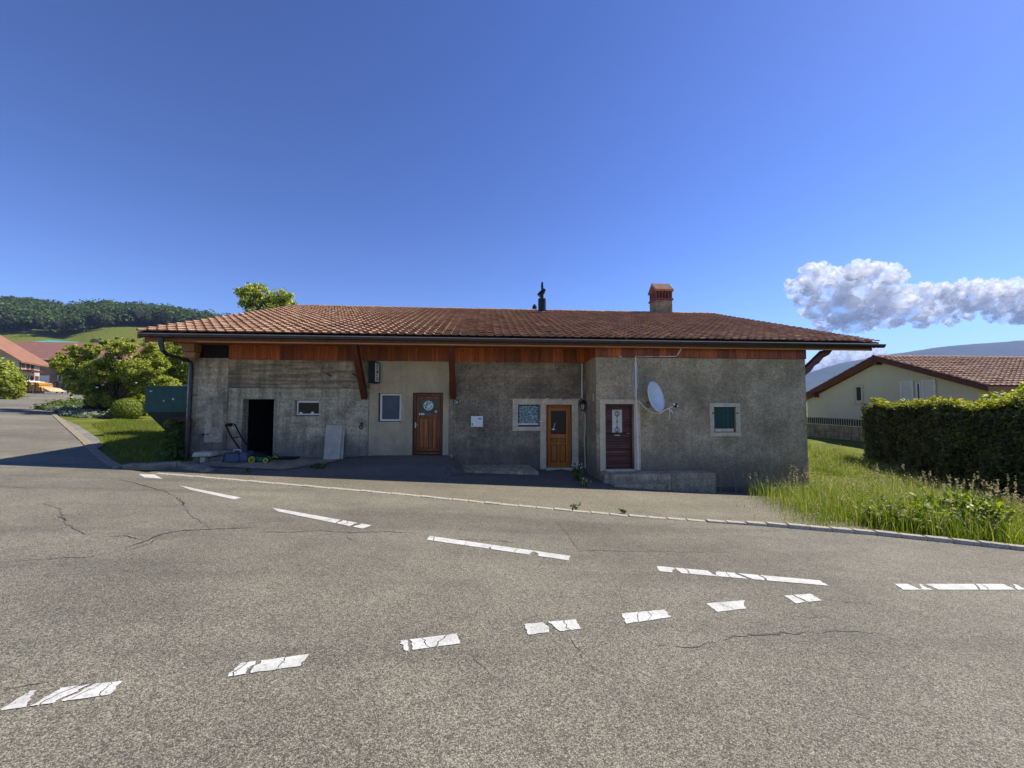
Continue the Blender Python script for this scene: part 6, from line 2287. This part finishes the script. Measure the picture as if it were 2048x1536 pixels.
# near-black bodies stand in for the shade inside the crowns
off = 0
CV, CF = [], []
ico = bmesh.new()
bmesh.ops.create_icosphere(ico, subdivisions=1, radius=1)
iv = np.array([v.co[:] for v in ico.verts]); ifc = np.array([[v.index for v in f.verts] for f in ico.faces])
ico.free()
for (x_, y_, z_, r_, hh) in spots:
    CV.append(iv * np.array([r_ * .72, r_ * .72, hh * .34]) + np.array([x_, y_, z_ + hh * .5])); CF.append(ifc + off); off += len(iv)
mesh_np('far_wood_shade_core', np.concatenate(CV), np.concatenate(CF), M['core'], kind='stuff')['label'] = 'near-black filling standing for shade inside the wood on the hill'

for k, (px_, py_, rpx, d, mt, lab) in enumerate(((195, 664, 11, 205, 'leaf_mid', 'lone round tree at the corner of the meadow'), (20, 668, 22, 150, 'leaf_bright', 'light green tree group left on the meadow'), (55, 678, 14, 140, 'leaf_mid', 'smaller bush right of the light green trees'), (262, 690, 12, 170, 'leaf_dark', 'dark bush low on the meadow behind the roof edge'))):
    Y = d
    p = A(px_, py_, Y)
    rr = rpx * (p.x * math.sin(YAW) + p.y * math.cos(YAW)) / F
    b_ = (p.x, p.y, float(TER(p.x, p.y)))
    tree('meadow_tree', lab, 'tree', b_, [(p.x, p.y, b_[2] + rr * .9, rr * .7), (p.x - rr * .5, p.y, b_[2] + rr * .7, rr * .55), (p.x + rr * .5, p.y, b_[2] + rr * .75, rr * .55), (p.x, p.y, b_[2] + rr * .4, rr * .6)], 160, 14, .55, M[mt], .2, 'trees on the meadow')

# ------------------------------------------------------------------ clouds (real bodies, far outside the haze)
def cloud(name, label, lst, D, seed, mat, group=None):
    """A heap of billows fused into one skin; lst holds (px, py, radius px) of the main billows."""
    rs = np.random.default_rng(seed)
    bmx = bmesh.new()
    bmesh.ops.create_icosphere(bmx, subdivisions=3, radius=1)
    sv0 = np.array([v.co[:] for v in bmx.verts]); sf = np.array([[v.index for v in f.verts] for f in bmx.faces])
    bmx.free()
    Vs, Fs = [], []
    off = 0
    for (px_, py_, rpx) in lst:
        for q_ in range(9):
            a2 = rs.uniform(0, 6.283)
            sc_k = 1 if q_ == 0 else rs.uniform(.22, .5)
            dx = 0 if q_ == 0 else rpx * .95 * math.cos(a2)
            dy_ = 0 if q_ == 0 else -rpx * .85 * math.sin(a2) * (1 if math.sin(a2) > 0 else .5)
            dep = D * (1 + rs.uniform(-.02, .02) * (1 if q_ else 1.2))
            c = np.array(CAM + ray(px_ + dx, py_ + dy_) * dep)
            rw = rpx * sc_k / F * dep
            seedv = Vector((rs.uniform(0, 50), rs.uniform(0, 50), rs.uniform(0, 50)))
            disp = np.array([mnoise.turbulence(Vector(v) * 1.6 + seedv, 5, False, noise_basis='PERLIN_ORIGINAL', amplitude_scale=.6, frequency_scale=2.2) for v in sv0])
            rad = .78 + .6 * disp
            w_ = sv0 * rad[:, None] * np.array([1.05, 1.0, .9])
            Vs.append(w_ * rw + c); Fs.append(sf + off); off += len(sv0)
    o = mesh_np(name, np.concatenate(Vs), np.concatenate(Fs), mat, smooth=True)
    tag(o, label, 'cloud', group)
    return o


def cloudmat(zlo, zhi):
    """White water-drop cloud: scatters on both sides, thins out raggedly towards its base."""
    m, nt, b_ = nodemat('cloud_white')
    out = nt.nodes['Material Output']
    b_.inputs['Base Color'].default_value = (.98, .98, .98, 1)
    b_.inputs['Roughness'].default_value = 1
    b_.inputs['Specular IOR Level'].default_value = 0
    tr = N(nt, 'ShaderNodeBsdfTranslucent')
    tr.inputs['Color'].default_value = (1, 1, 1, 1)
    ms = N(nt, 'ShaderNodeMixShader')
    ms.inputs[0].default_value = .74
    nt.links.new(b_.outputs[0], ms.inputs[1]); nt.links.new(tr.outputs[0], ms.inputs[2])
    tp_ = N(nt, 'ShaderNodeBsdfTransparent')
    g_ = N(nt, 'ShaderNodeNewGeometry')
    sx_ = N(nt, 'ShaderNodeSeparateXYZ')
    nt.links.new(g_.outputs['Position'], sx_.inputs[0])
    hgt = math_(nt, 'DIVIDE', math_(nt, 'SUBTRACT', sx_.outputs[2], zlo), zhi - zlo)
    v = coords(nt)
    n1 = noise(nt, v, .0016, 6, .62)
    n2 = noise(nt, v, .006, 6, .65)
    dens = math_(nt, 'ADD', math_(nt, 'ADD', hgt, math_(nt, 'MULTIPLY', math_(nt, 'SUBTRACT', n1, .5), 1.8)), math_(nt, 'MULTIPLY', math_(nt, 'SUBTRACT', n2, .5), .9))
    al = ramp(nt, dens, [(.0, (.04,) * 3), (.3, (.12,) * 3), (.65, (.30,) * 3)])
    ms2 = N(nt, 'ShaderNodeMixShader')
    nt.links.new(al, ms2.inputs[0])
    nt.links.new(tp_.outputs[0], ms2.inputs[1]); nt.links.new(ms.outputs[0], ms2.inputs[2])
    nt.links.new(ms2.outputs[0], out.inputs['Surface'])
    bump(nt, b_, noise(nt, v, .02, 8, .7), .5, 40)
    return m


zl = A(1700, 668, 6500).z
zh_ = A(1700, 560, 6500).z
M['cloud'] = cloudmat(zl, zh_)
cloud('cumulus_cloud', 'large white cumulus cloud above the right end of the roof',
      [(1596, 575, 22), (1622, 555, 27), (1655, 550, 27), (1612, 600, 20), (1690, 562, 27), (1715, 545, 24), (1742, 538, 20), (1768, 550, 25), (1802, 552, 13), (1790, 575, 26), (1660, 590, 32), (1720, 590, 36), (1630, 622, 24), (1680, 625, 34), (1745, 615, 36), (1800, 600, 30), (1650, 650, 20), (1710, 650, 26), (1770, 640, 28), (1830, 625, 24), (1840, 645, 16)], 9000, 1, M['cloud'], 'cumulus clouds')
cloud('cumulus_cloud', 'long low cumulus bank running out of the right edge',
      [(1838, 590, 26), (1872, 583, 25), (1905, 588, 24), (1880, 612, 26), (1915, 612, 24), (1930, 576, 17), (1960, 578, 20), (1950, 602, 28), (1995, 577, 20), (2030, 575, 24), (1990, 605, 28), (2035, 605, 30), (2085, 585, 34), (1860, 635, 18), (1900, 642, 14), (1935, 632, 12), (1980, 632, 14), (2020, 635, 18), (2060, 632, 22), (2090, 620, 32), (2140, 600, 40), (2200, 610, 40)], 9500, 2, M['cloud'], 'cumulus clouds')
M['cloud_low'] = cloudmat(A(1700, 790, 9000).z, A(1700, 740, 9000).z)
cloud('cumulus_cloud', 'small white cloud low behind the mountain and the roof brace',
      [(1640, 735, 20), (1662, 722, 20), (1690, 715, 20), (1715, 712, 18), (1738, 708, 14), (1760, 706, 12), (1650, 750, 22), (1610, 745, 22), (1690, 735, 22)], 12000, 3, M['cloud_low'], 'cumulus clouds')

# ------------------------------------------------------------------ haze
HB = 4700
hz = MB().box(-HB, HB, -HB, HB, -14, 470)
hm = bpy.data.materials.new('haze')
hm.use_nodes = True
hn_t = hm.node_tree
for n_ in list(hn_t.nodes):
    if n_.type != 'OUTPUT_MATERIAL':
        hn_t.nodes.remove(n_)
pv = hn_t.nodes.new('ShaderNodeVolumePrincipled')
pv.inputs['Color'].default_value = (.42, .58, 1.0, 1)
pv.inputs['Density'].default_value = 1.7e-4
pv.inputs['Anisotropy'].default_value = 0.0
hn_t.links.new(pv.outputs[0], hn_t.nodes['Material Output'].inputs['Volume'])
ho = build('haze', hz, hm)
ho['kind'] = 'stuff'
ho['label'] = 'thin blue summer haze over the valley'

for o in bpy.data.objects:
    if '_base' in o:
        del o['_base']
